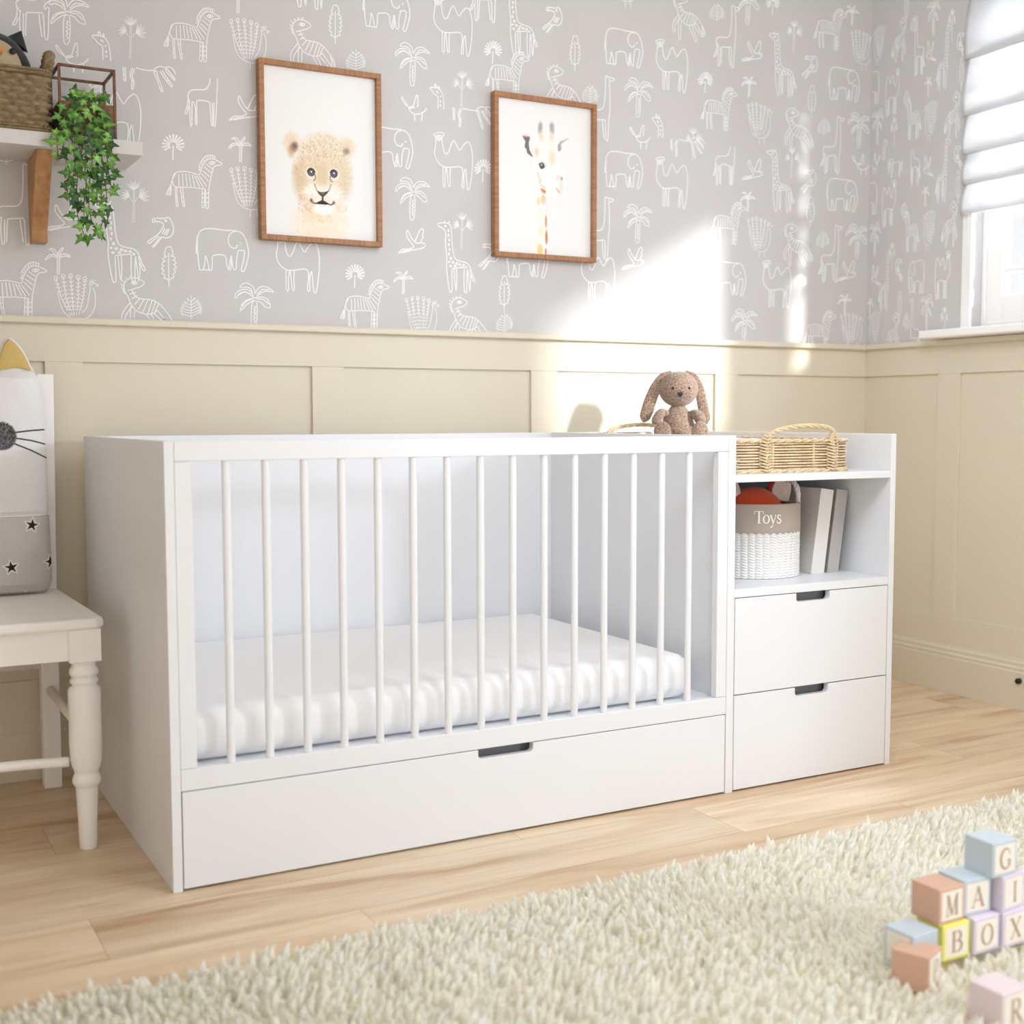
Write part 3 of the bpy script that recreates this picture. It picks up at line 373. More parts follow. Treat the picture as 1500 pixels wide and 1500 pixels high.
# windows: casing, recessed jamb, moulded sash with glazing bars, pane, sill
def window(n, w, bars, hbars, fixed=True):
    y0, y1, z0, z1 = w; R = XR
    m = MB()
    m.box(R-.012, R, y1-.001, y1+.037, z0-.03, z1+.037); m.box(R-.012, R, y0-.037, y0+.001, z0-.03, z1+.037); m.box(R-.012, R, y0-.037, y1+.037, z1, z1+.037)
    root = S(m.build('window_%d' % n, M['trimwhite'], bevel=.002))
    f = MB(); a, b = R+.05, R+.085
    # outer frame, then the sash standing a little behind it
    f.box(a-.008, b, y1-.014, y1, z0, z1); f.box(a-.008, b, y0, y0+.014, z0, z1); f.box(a-.008, b-.001, y0+.0145, y1-.0145, z1-.014, z1+.001); f.box(a-.008, b-.001, y0+.0145, y1-.0145, z0-.001, z0+.014)
    sw = .062
    f.box(a, b+.001, y1-.014-sw, y1-.0142, z0-.0005, z1+.0005); f.box(a, b+.001, y0+.0142, y0+.014+sw, z0-.0005, z1+.0005); f.box(a, b, y0+.0765, y1-.0765, z0, z0+.098); f.box(a, b, y0+.0765, y1-.0765, z1-.08, z1)
    for yy in bars: f.box(a+.006, b-.004, yy-.011, yy+.011, z0+.09, z1-.07)
    for zz in hbars: f.box(a+.007, b-.005, y0+.07, y1-.07, zz-.009, zz+.009)
    S(f.build('window_frame', M['trimwhite'], root, bevel=.003))
    S(MB().box(b-.016, b-.012, y0+.05, y1-.05, z0+.06, z1-.05).build('pane', M['glass'], root))
w1 = window(1, W1, [], [1.425, 1.62, 1.85, 2.08])
w2 = window(2, W2, [], [])
S(MB().box(XR-.10, XR+.05, -2.5, -.345, 1.209, 1.236).build('trim_5', M['trimwhite'], bevel=.006, seg=3))

# folded fabric blind on the far window
root = thing('roman_blind', 'white sheer roman blind hanging in soft folds over the window', 'blind', (XR-.03, -.74, 2.34))
zs = [2.33, 2.12, 1.94, 1.815, 1.715, 1.617]
def foldz(a, b, i):
    m = MB(); n = 10; outer = []
    for k in range(n+1):
        t = k/n; z = a-(a-b)*t
        x = XR-.022-.022*math.sin(PI*min(1, t*1.0)*.62)**1.5
        outer.append((x, z))
    lip = [(XR-.040, b-.004), (XR-.032, b-.006), (XR-.026, b+.004), (XR-.0235, b+.02)]
    prof = outer+lip
    ys = [-.462-(.385)*j/24 for j in range(25)]
    P = []
    for (x, z) in prof:
        P.append([(x+.0015*math.sin(9*y+i*2)+.001*math.sin(31*y+i), y, z+.002*math.sin(7*y+i*1.3)) for y in ys])
    return m.grid(P)
for i in range(5):
    o = part(foldz(zs[i]+.012, zs[i+1], i), 'fold', M['blind'], root, smooth=True)
    so = o.modifiers.new('cloth', 'SOLIDIFY'); so.thickness = .0012
part(MB().box(XR-.045, XR-.014, -.85, -.455, 2.33, 2.36), 'head_rail', M['trimwhite'], root, bevel=.002)
c = part(MB().tube([(XR-.016, -.472, z) for z in (2.33, 2.1, 1.9, 1.62, 1.5)], .0012, 6), 'cord', M['trimwhite'], root)

# small black stop on the right baseboard
tag(MB().lathe([(.0, 0), (.009, 0), (.009, .012), (.006, .016), (0, .016)], n=20).build('door_stop', M['rubber'], smooth=False), 'small round black stop fixed to the cream baseboard at the right', 'door stop')
o = bpy.data.objects['door_stop']; o.location = (XR-.024, -.736, .097); o.rotation_euler = (0, -PI/2, 0)

# ------------------------------------------------------------------ cot with changing unit
YF, YB, H = -.992, -.109, .90
cot = thing('cot_bed', 'white cot with slatted front, drawer underneath and a joined changing unit', 'cot', (.97, -.55, 0))
Wm = M['white']
def cp(name, x0, x1, y0, y1, z0, z1, bevel=.0014): return part(MB().box(x0, x1, y0, y1, z0, z1), name, Wm, cot, bevel=bevel)
cp('end_panel', 0, .0194, YF, YB, 0, H); cp('end_panel', 1.377, 1.400, YF, YB, 0, H); cp('end_panel', 1.922, 1.9404, YF, YB, 0, H)
cp('back_panel', .0196, 1.3768, YB-.016, YB, .03, H-.0005); cp('back_panel', 1.4002, 1.9218, YB-.016, YB, .03, H-.0005)
cp('top_rail', .0200, 1.3765, YF+.0005, YF+.022, .8605, H-.0005)
cp('bottom_rail', .0200, 1.3765, YF+.0005, YF+.022, .2035, .2475)
cp('stile', .0200, .0530, YF+.0008, YF+.022, .248, .860); cp('stile', 1.3460, 1.3765, YF+.0008, YF+.022, .248, .860)
for k in range(15):
    x = .1245+.08145*k
    P = [(x+.0088*math.cos(2*PI*a/20), YF+.011+.0075*math.sin(2*PI*a/20)) for a in range(20)]
    part(MB().grid([[(q[0], q[1], z) for q in P] for z in (.2478, .40, .60, .8603)], False, True), 'slat', Wm, cot, smooth=True)
cp('mattress_base', .0200, 1.3765, YF+.024, YB-.018, .222, .240)
def drawer(x0, x1, z0, z1, n0, n1, depth):
    r = .010; poly = [(x0, z0), (x1, z0), (x1, z1), (n1, z1), (n1, z1-depth+r)]
    poly += [(n1-r+r*math.cos(a), z1-depth+r-r*math.sin(a)) for a in (PI/8, PI/4, 3*PI/8, PI/2)]
    poly += [(n0+r-r*math.sin(a), z1-depth+r-r*math.cos(a)) for a in (0, PI/8, PI/4, 3*PI/8)]
    poly += [(n0, z1-depth+r), (n0, z1), (x0, z1)]
    f = part(MB().prism(poly, 1, YF+.0006, YF+.019), 'drawer', Wm, cot, bevel=.0012)
    b = MB(); t = .012; ya, yb = YF+.02, YB-.06
    b.box(x0+.02, x1-.02, ya, yb, z0+.012, z0+.022); b.box(x0+.02, x0+.02+t, ya, yb, z0+.022, z1-.05); b.box(x1-.02-t, x1-.02, ya, yb, z0+.022, z1-.05); b.box(x0+.02, x1-.02, yb, yb+t, z0+.012, z1-.05)
    sub(b, 'drawer_box', Wm, f, cot)
    sub(MB().box(n0-.006, n1+.006, YF+.030, YF+.034, z1-depth-.01, z1-.001).box(n0-.006, n1+.006, YF+.0192, YF+.030, z1-depth-.012, z1-depth-.008), 'notch_shade_plate', M['notch_shade'], f, cot)  # grey plate painted as the shade inside the finger notch
drawer(.0218, 1.3745, .005, .2015, .682, .823, .0205)
drawer(1.4030, 1.9195, .2490, .4925, 1.601, 1.714, .0225)
drawer(1.4030, 1.9195, .005, .2462, 1.601, 1.714, .0225)
cp('changing_shelf', 1.4004, 1.9216, YF+.0005, YB-.0165, .783, .801)
cp('shelf', 1.4004, 1.9216, YF+.0005, YB-.0165, .4945, .516)

# mattress: soft rounded slab with a fitted sheet
def soft_box(x0, x1, y0, y1, z0, z1, r, nx=60, ny=30, e=.0):
    bm = bmesh.new(); bmesh.ops.create_cube(bm, size=1)
    bmesh.ops.bevel(bm, geom=list(bm.edges), offset=.0001, segments=1, affect='EDGES')
    bm.free(); m = MB(); P = []
    cx, cy, cz = (x0+x1)/2, (y0+y1)/2, (z0+z1)/2; hx, hy, hz = (x1-x0)/2, (y1-y0)/2, (z1-z0)/2
    def ring(ins, z):                                # rounded rectangle, inset by ins
        R = max(.004, r*1.1-ins); a, b = hx-ins, hy-ins; out = []
        for (sx, sy, t0) in ((1, 1, 0), (-1, 1, 1), (-1, -1, 2), (1, -1, 3)):
            for k in range(9):
                t = (t0+k/8)*PI/2; out.append((cx+sx*(a-R)+R*math.cos(t), cy+sy*(b-R)+R*math.sin(t), z))
        return out
    prof = [(r*2, z0), (r, z0)]+[(r-r*math.sin(t), z0+r-r*math.cos(t)) for t in np.linspace(0, PI/2, 7)[1:]]
    prof += [(r-r*math.cos(t)*1.0, z1-r+r*math.sin(t)) for t in np.linspace(0, PI/2, 9)]+[(r*1.6, z1+e*.3)]
    P = [ring(i, z) for i, z in prof]; m.grid(P, False, True)
    n = len(P[0]); o = len(m.v)-n; m.f += [tuple(range(n))[::-1], tuple(o+k for k in range(n))]; m.m += [0, 0]
    return m
mt = soft_box(.024, 1.318, -.945, -.135, .2415, .352, .042).build('mattress', M['sheet'], smooth=True)
tag(mt, 'thick white cot mattress under a fitted sheet inside the slatted cot', 'mattress')

# ------------------------------------------------------------------ willow changing basket with quilted mat
BX0, BX1, BY0, BY1, BZ0, BZ1 = 1.450, 1.852, -.93, -.17, .8015, .884
bas = thing('changing_basket', 'pale willow changing basket with looped rope handles on top of the changing unit', 'basket', ((BX0+BX1)/2, (BY0+BY1)/2, BZ0))
def rrect(x0, x1, y0, y1, R, n=10, m=26):
    out = []
    for (cx, cy, t0, L0) in ((x1-R, y1-R, 0, 0), (x0+R, y1-R, 1, 0), (x0+R, y0+R, 2, 0), (x1-R, y0+R, 3, 0)):
        for k in range(n): out.append((cx+R*math.cos((t0+k/n)*PI/2), cy+R*math.sin((t0+k/n)*PI/2)))
    # resample evenly
    P = [Vector(q) for q in out]; P.append(P[0]); Ls = [0]
    for i in range(len(P)-1): Ls.append(Ls[-1]+(P[i+1]-P[i]).length)
    res = []; N = 4*m*2
    for k in range(N):
        t = Ls[-1]*k/N; i = max(j for j in range(len(Ls)) if Ls[j] <= t); i = min(i, len(P)-2)
        u = (t-Ls[i])/(Ls[i+1]-Ls[i]+1e-9); q = P[i].lerp(P[i+1], u); d = (P[i+1]-P[i]).normalized()
        res.append((q.x, q.y, d.y, -d.x))
    return res
loop = rrect(BX0+.008, BX1-.008, BY0+.008, BY1-.008, .035)
m = MB(); NR = 10
for r in range(NR):
    z = BZ0+.008+r*(BZ1-BZ0-.016)/(NR-1); ph = 0 if r % 2 else PI
    m.tube([(x+nx*.0022*math.sin(i*2*PI*16/len(loop)*1.0+ph), y+ny*.0022*math.sin(i*2*PI*16/len(loop)+ph), z) for i, (x, y, nx, ny) in enumerate(loop)], .0031, 6, closed=True)
part(m, 'woven_side', M['willow'], bas, smooth=True)
for i in range(0, len(loop), 13):
    x, y, nx, ny = loop[i]; part(MB().tube([(x, y, BZ0+.002), (x, y, BZ1)], .003, 6), 'stake', M['willow'], bas, smooth=True)
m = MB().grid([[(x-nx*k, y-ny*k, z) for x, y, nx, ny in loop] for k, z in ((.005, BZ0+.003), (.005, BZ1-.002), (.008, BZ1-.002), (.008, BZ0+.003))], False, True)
part(m, 'gap_shade_liner', M['inner'], bas, smooth=False)  # brown liner paints the shade seen between the woven rows
for z, k in ((BZ0+.0035, 1), (BZ1, 1)):
    m = MB()
    for s in (0, PI):
        m.tube([(x+nx*(.004+.0028*math.cos(i*1.1+s)), y+ny*(.004+.0028*math.cos(i*1.1+s)), z+.0028*math.sin(i*1.1+s)) for i, (x, y, nx, ny) in enumerate(loop)], .0034, 6, closed=True)
    part(m, 'rim', M['willow'], bas, smooth=True)
def handle(yc, sgn):
    m = MB(); xa, xb = 1.543, 1.787
    path = crom([(xa+.006, yc-sgn*.006, BZ0+.006), (xa+.004, yc-sgn*.006, BZ0+.06), (xa+.008, yc-sgn*.005, BZ1+.006), (xa+.026, yc-sgn*.008, BZ1+.022), (xa+.075, yc-sgn*.013, BZ1+.034), (xa+.14, yc-sgn*.013, BZ1+.038), (xa+.20, yc-sgn*.011, BZ1+.034), (xb-.016, yc-sgn*.008, BZ1+.022), (xb-.020, yc-sgn*.005, BZ1+.006), (xb-.012, yc-sgn*.006, BZ0+.06), (xb-.010, yc-sgn*.006, BZ0+.006)], 12)
    for s in (0, 2*PI/3, 4*PI/3):
        pts = []
        for i, q in enumerate(path):
            a = i*.42+s; q = Vector(q); t = (Vector(path[min(i+1, len(path)-1)])-Vector(path[max(i-1, 0)])).normalized()
            n1 = t.cross(Vector((0, 1, 0))).normalized(); n2 = t.cross(n1)
            pts.append(q+(n1*math.cos(a)+n2*math.sin(a))*.0036)
        m.tube(pts, .0036, 6)
    # chevron lashing where the handle runs down the side
    for cx in (xa+.006, xb-.010):
        for k in range(12):
            z = BZ0+.006+k*.0080; hw = .020-.010*max(0, (k-8)/4)
            yo = yc-sgn*.0085
            m.tube([(cx-hw, yc, z+.004), (cx-hw*.55, yo, z+.0012), (cx-.001, yo-sgn*.0035, z-.0025)], .0030, 6)
            m.tube([(cx+hw*.8, yc, z+.004), (cx+hw*.45, yo, z+.0018), (cx+.001, yo-sgn*.0035, z-.0015)], .0030, 6)
    return m
part(handle(BY0+.006, 1), 'handle', M['willow'], bas, smooth=True)
part(handle(BY1-.006, -1), 'handle', M['willow'], bas, smooth=True)
def quilt():
    m = MB(); P = []; n1, n2 = 44, 84
    for i in range(n1+1):
        row = []
        for j in range(n2+1):
            u, v = i/n1*2-1, j/n2*2-1
            e = (1-abs(u)**8)*(1-abs(v)**12)
            z = .826+.054*max(0, e)**.3+.004*abs(math.sin(u*9)*math.sin(v*16))+.008*abs(u)**3*(1 if abs(u) < .96 else 0)
            row.append((1.644+u*.178, -.55+v*.362, min(z, .893)))
        P.append(row)
    return m.grid(P).box(1.47, 1.818, -.91, -.19, .8035, .827)
tag(quilt().build('changing_mat', M['mat'], smooth=True), 'white quilted changing mat lying inside the willow basket', 'changing mat')

# ------------------------------------------------------------------ toy basket, soft toy and books on the shelf
TX, TY, TR, TZ = 1.645, -.76, .1255, .5165
tb = thing('toy_basket', 'round white rope basket with a taupe linen band reading Toys', 'basket', (TX, TY, TZ))
m = MB(); ncol, nrow = 40, 17; P = []
nu, nv = ncol*8, nrow*6
for j in range(nv+1):
    z = .126*j/nv; row = []
    for i in range(nu):
        u = i/8; cu = u-math.floor(u); v = j/6
        w = (v+cu*.55) % 1
        d = .0068*math.sqrt(max(0, 1-(2*cu-1)**2))*(.15+.85*math.sqrt(max(0, 1-(2*w-1)**2)))
        a = 2*PI*i/nu; rr = TR-.005+d-(.003 if j == 0 else 0)
        row.append((TX+rr*math.cos(a), TY+rr*math.sin(a), TZ+z))
    P.append(row)
m.grid(P, False, True); o0 = len(m.v)-len(P)*nu; m.f.append(tuple(o0+k for k in range(nu))[::-1]); m.m.append(0)
part(m, 'woven_body', M['rope'], tb, smooth=True)
m = MB(); prof = [(TR-.007, .118), (TR+.0005, .120), (TR+.002, .126), (TR+.002, .160), (TR+.0015, .194), (TR-.0005, .199), (TR-.003, .198), (TR-.0055, .190), (TR-.006, .12)]
m.lathe(prof, (TX, TY, TZ), 96, cap=False)
band = part(m, 'linen_band', M['linen'], tb, smooth=True)
# serif capitals and the word on the band, drawn as broad and fine strokes
def arc(cx, cy, rx, ry, a0, a1, n=18): return [(cx+rx*math.cos(math.radians(a0+(a1-a0)*i/n)), cy+ry*math.sin(math.radians(a0+(a1-a0)*i/n))) for i in range(n+1)]
def curve_w(n, a, b, f=lambda t: math.sin(PI*t)): return [a+(b-a)*f(i/(n-1)) for i in range(n)]
TK, TN, SF = .15, .055, .045
def GL():
    g = {}
    def st(x0, y0, x1, y1, w): return ([(x0, y0), (x1, y1)], w)
    def sf(x, y, hw=.15): return ([(x-hw, y), (x+hw, y)], SF)
    g['T'] = [st(.5, 0, .5, .97, TK), st(.06, .97, .94, .97, TN), st(.08, .97, .05, .74, .05), st(.92, .97, .95, .74, .05), sf(.5, .02, .2)]
    g['M'] = [st(.12, 0, .16, .98, TN), st(.16, .98, .5, .05, TK), st(.5, .05, .86, .98, TN), st(.86, 0, .86, .98, TK), sf(.12, .02), sf(.86, .02, .17), st(.02, .98, .2, .98, SF), st(.84, .98, 1.02, .98, SF)]
    g['A'] = [st(.08, 0, .47, 1, TN), st(.45, 1, .86, 0, TK), st(.24, .34, .68, .34, TN), sf(.08, .02, .13), sf(.86, .02, .16)]
    g['I'] = [st(.5, 0, .5, 1, TK), sf(.5, .02, .2), sf(.5, .98, .2)]
    c = arc(.54, .5, .42, .48, 45, 315, 26); g['G'] = [(c, curve_w(27, .05, TK)), st(.84, .1, .84, .42, TK*.8), st(.66, .42, 1, .42, SF), st(.84, .84, .86, .66, .05)]
    c = arc(.5, .5, .42, .48, 90, 450, 40); g['O'] = [(c, [.05+.1*abs(math.cos(math.radians(90+360*i/40))) for i in range(41)])]
    g['B'] = [st(.2, 0, .2, 1, TK), st(.06, .98, .5, .98, SF), st(.06, .02, .5, .02, SF), st(.2, .53, .5, .53, TN), (arc(.5, .755, .24, .225, 90, -90), curve_w(19, .05, TK)), (arc(.5, .275, .32, .255, 90, -90), curve_w(19, .05, TK*1.05))]
    g['X'] = [st(.12, 1, .88, 0, TK), st(.84, 1, .14, 0, TN), sf(.12, .98, .15), sf(.86, .98, .12), sf(.12, .02, .12), sf(.88, .02, .15)]
    g['P'] = [st(.24, 0, .24, 1, TK), st(.08, .98, .52, .98, SF), sf(.24, .02, .18), st(.24, .46, .52, .46, TN), (arc(.52, .72, .28, .26, 90, -90), curve_w(19, .05, TK))]
    g['R'] = g['P'][:3]+[st(.24, .48, .5, .48, TN), (arc(.5, .73, .26, .25, 90, -90), curve_w(19, .05, TK)), st(.46, .48, .86, .03, TK), sf(.9, .02, .1)]
    g['o'] = [(arc(.33, .33, .28, .33, 90, 450, 32), [.05+.09*abs(math.cos(math.radians(90+360*i/32))) for i in range(33)])]
    g['y'] = [st(.08, .64, .36, .02, .12), st(.62, .64, .28, -.18, TN), ([(.28, -.18), (.22, -.29), (.12, -.32), (.06, -.28)], [.05, .07, .09, .1]), sf(.1, .65, .12), sf(.6, .65, .1)]
    c = crom([(.46, .5), (.42, .61), (.27, .66), (.12, .58), (.12, .45), (.28, .36), (.44, .25), (.46, .12), (.34, .01), (.18, .0), (.07, .08), (.05, .2)], 4)
    g['s'] = [(c, curve_w(len(c), .05, .11))]
    return g
GLY = GL()
def write(m, text, adv, h, f, x=0, asp=.8):
    for ch in text:
        for l, w in GLY[ch]:
            L = []
            for i in range(len(l)-1):                # subdivide so that letters can bend
                a, b = Vector(l[i]), Vector(l[i+1]); k = max(1, int((b-a).length/.12))
                L += [tuple(a.lerp(b, q/k)) for q in range(k)]
            L.append(l[-1]); ww = w
            if isinstance(w, (list, tuple)):
                ww = []; 
                for i in range(len(l)-1):
                    k = max(1, int((Vector(l[i+1])-Vector(l[i])).length/.12)); ww += [w[i]+(w[i+1]-w[i])*q/k for q in range(k)]
                ww.append(w[-1])
            wv = [q*h for q in ww] if isinstance(ww, list) else ww*h
            m.ribbon([(x+a*h*asp, b*h) for a, b in L], wv, f)
        x += adv[ch]*h
    return m
ADV = {'T': .72, 'o': .56, 'y': .58, 's': .5}
A0 = math.atan2(-.885-TY, 1.598-TX)
def onband(u, v):
    a = A0+(u-.0385)/TR; r = TR+.0034
    return (TX+r*math.cos(a), TY+r*math.sin(a), TZ+.149+v)
sub(write(MB(), 'Toys', ADV, .0325, onband), 'lettering', M['thread'], band, tb)
# braided rope loop handles, left and right
def braid(path, r, R, k=.5):
    m = MB()
    for s in (0, 2*PI/3, 4*PI/3):
        pts = []
        for i, q in enumerate(path):
            q = Vector(q); t = (Vector(path[min(i+1, len(path)-1)])-Vector(path[max(i-1, 0)])).normalized()
            n1 = t.orthogonal().normalized() if abs(t.z) > .99 else t.cross(Vector((0, 0, 1))).normalized(); n2 = t.cross(n1); a = i*k+s
            pts.append(q+n1*math.cos(a)*R+n2*math.sin(a)*R*.7)
        m.tube(pts, r, 7)
    return m
for sg, ang in ((1, -.15), (-1, 2.6)):
    cx, cy = TX+(TR-.012)*math.cos(ang), TY+(TR-.012)*math.sin(ang); tx, ty = -math.sin(ang), math.cos(ang)
    path = crom([(cx+tx*s*.045, cy+ty*s*.045, TZ+.17+z) for s, z in ((-1, 0), (-1, .045), (-.75, .072), (0, .085), (.75, .072), (1, .045), (1, 0))], 10)
    part(braid(path, .0042, .0042), 'handle', M['rope'], tb, smooth=True)

fx = thing('fox_plush', 'orange fox soft toy with pale ears peeping out of the Toys basket', 'soft toy', (TX, TY, .60))
FC = Vector((1.648, -.755, .672))
part(MB().ell(FC, (.094, .075, .083), 36, 22), 'head', M['fox'], fx, smooth=True)
def foxear(cx, cy, lean, name, matl, sc=1.0, dy=0):
    out = [(-.032, -.02), (-.034, .012), (-.022, .040), (-.002, .058), (.012, .060), (.024, .046), (.032, .016), (.030, -.02)]
    P = crom(out, 5); m = MB(); rows = []
    for s in (0, .35, .7, 1):
        d = .010*(1-s*s)
        rows.append([(cx+(q[0]*(s if s else .001)*sc*math.cos(lean)+q[1]*(s if s else .02)*sc*math.sin(lean)), cy+dy-(d if dy else -d*.3), .745-.012+(q[1]*(s if s else .02)*sc*math.cos(lean)-q[0]*s*sc*math.sin(lean))) for q in P])
    m.grid(rows, False, True)
    return m
for cx, cy, ln in ((1.741, -.757, .18), (1.568, -.757, -.3)):
    e = part(foxear(cx, cy, ln, 'ear', 'fox', 1.08, 0), 'ear', M['fox'], fx, smooth=True); so = e.modifiers.new('t', 'SOLIDIFY'); so.thickness = .012
    i2 = sub(foxear(cx-.001, cy-.010, ln, 'inner', 'foxear', .96, 0), 'ear_lining', M['foxear'], e, fx, smooth=True); so = i2.modifiers.new('t', 'SOLIDIFY'); so.thickness = .006
bel = part(MB().ell((TX, TY, .585), (.085, .08, .062), 24, 14), 'body', M['fox'], fx, smooth=True)

def book(label, x0, w, dep, h, lean, ys, cover, spine, z=.5168):
    r = thing('book', label, 'book', (x0, ys+dep/2, z), 'grey books leaning on the shelf'); r.rotation_euler = (0, lean, 0)
    def B(m, name, mt, **k): return m.build(name, mt, r, **k)
    y0, y1 = -dep/2, dep/2
    m = MB(); m.box(0, .003, y0, y1, 0, h); m.box(w-.003, w, y0, y1, 0, h); B(m, 'cover', cover, bevel=.0006)
    B(MB().box(0, w, y0-.002, y0+.003, 0, h), 'spine', spine, bevel=.001)
    B(MB().box(.0032, w-.0032, y0+.004, y1-.004, .003, h-.003), 'page_block', M['pages'])
book('pale grey hardback with off-white spine leaning beside the Toys basket', 1.782, .046, .17, .236, .135, -.842, M['book1'], M['book1s'])
book('darker grey hardback leaning between the pale book and the unit side', 1.840, .040, .16, .232, .135, -.842, M['book2'], M['book2s'])

# ------------------------------------------------------------------ plush rabbit, facing the camera side
rb = thing('plush_rabbit', 'speckled brown lop-eared rabbit soft toy sitting in the willow basket', 'soft toy', (1.745, -.27, .872), rz=-.4966)
# local frame: +x to the right of the toy as seen, -y towards the viewer, z up
def RB(m, name, mt, **k): return m.build(name, mt, rb, smooth=True, **k)
hz = .160
RB(MB().ell((.002, -.004, hz), (.0615, .052, .0555), 32, 22), 'head', M['bunny'])
body = RB(MB().grid([[(.002+r*math.cos(2*PI*k/28), r*.85*math.sin(2*PI*k/28), z) for k in range(28)] for r, z in [(.001, -.006), (.030, -.006), (.044, .002), (.050, .018), (.0515, .036), (.0505, .054), (.046, .072), (.038, .088), (.029, .099), (.022, .108), (.020, .116)]], False, True), 'body', M['bunny'])
def ear(pts, ws, nrm, name='ear'):
    P = crom(pts, 6); n = len(P); rows = []
    for i, q in enumerate(P):
        t = i/(n-1); w = float(np.interp(t, [k/(len(ws)-1) for k in range(len(ws))], ws)); q = Vector(q)
        a = Vector(P[min(i+1, n-1)])-Vector(P[max(i-1, 0)]); a.normalize(); s = a.cross(Vector(nrm)).normalized(); nn = s.cross(a)
        rows.append([tuple(q+s*w*math.cos(2*PI*k/16)+nn*min(w*.4, .007)*math.sin(2*PI*k/16)) for k in range(16)])
    o = RB(MB().grid(rows, False, True), name, M['bunny']); return o
ear([(-.020, -.004, .213), (-.048, -.006, .196), (-.068, -.008, .165), (-.083, -.010, .132), (-.094, -.012, .098), (-.103, -.014, .072), (-.108, -.015, .058)], [.005, .014, .018, .019, .020, .017, .003], (0, -1, 0))
ear([(.020, -.004, .214), (.045, -.006, .200), (.062, -.008, .172), (.071, -.010, .138), (.078, -.012, .102), (.085, -.014, .070), (.088, -.015, .052)], [.005, .012, .015, .016, .017, .016, .003], (0, -1, 0))
def limb(pts, rs, name):
    P = crom(pts, 5); n = len(P)
    return RB(MB().tube(P, [float(np.interp(i/(n-1), np.linspace(0, 1, len(rs)), rs)) for i in range(n)], 14), name, M['bunny'])
limb([(-.034, -.012, .084), (-.050, -.022, .088), (-.060, -.030, .080), (-.069, -.036, .064), (-.073, -.038, .052)], [.010, .013, .015, .016, .011], 'arm')
limb([(.036, -.012, .080), (.050, -.024, .083), (.060, -.032, .076), (.066, -.036, .064), (.067, -.038, .054)], [.011, .015, .018, .018, .013], 'arm')
for s in (-1, 1):
    limb([(s*.026, -.02, .004), (s*.044, -.052, .004), (s*.056, -.078, .006)], [.016, .016, .014], 'leg')
    f = RB(MB().ell((s*.057, -.088, .030), (.027, .013, .031), 20, 14), 'foot', M['bunny'])
def onhead(x, z, out=.001):
    dx, dz = x-.002, z-hz; v = max(0, 1-(dx/.0615)**2-(dz/.0555)**2); return (x, -.004-.052*math.sqrt(v)-out, z)
for x in (-.021, .0285):
    e = RB(MB().ell(onhead(x, .1625, 0), (.0042, .0030, .0042), 12, 8), 'eye', M['black'])
nx = onhead(.001, .143, .001)
nose = [(-.0075, .0055), (-.004, .0078), (0, .0068), (.004, .0078), (.0075, .0055), (.006, -.002), (.002, -.0078), (-.002, -.0078), (-.006, -.002)]
RB(MB().prism([(nx[0]+a, nx[2]+b) for a, b in nose], 1, nx[1]-.003, nx[1]+.006), 'nose', M['black'], bevel=.001)
m = MB()
for s in (-1, 1):
    m.tube([onhead(.001+s*t*.022, .147+.015*t+.004*math.sin(PI*t), .0002) for t in np.linspace(.15, 1, 8)], .0007, 5)
RB(m, 'seam', M['bunnylight'])

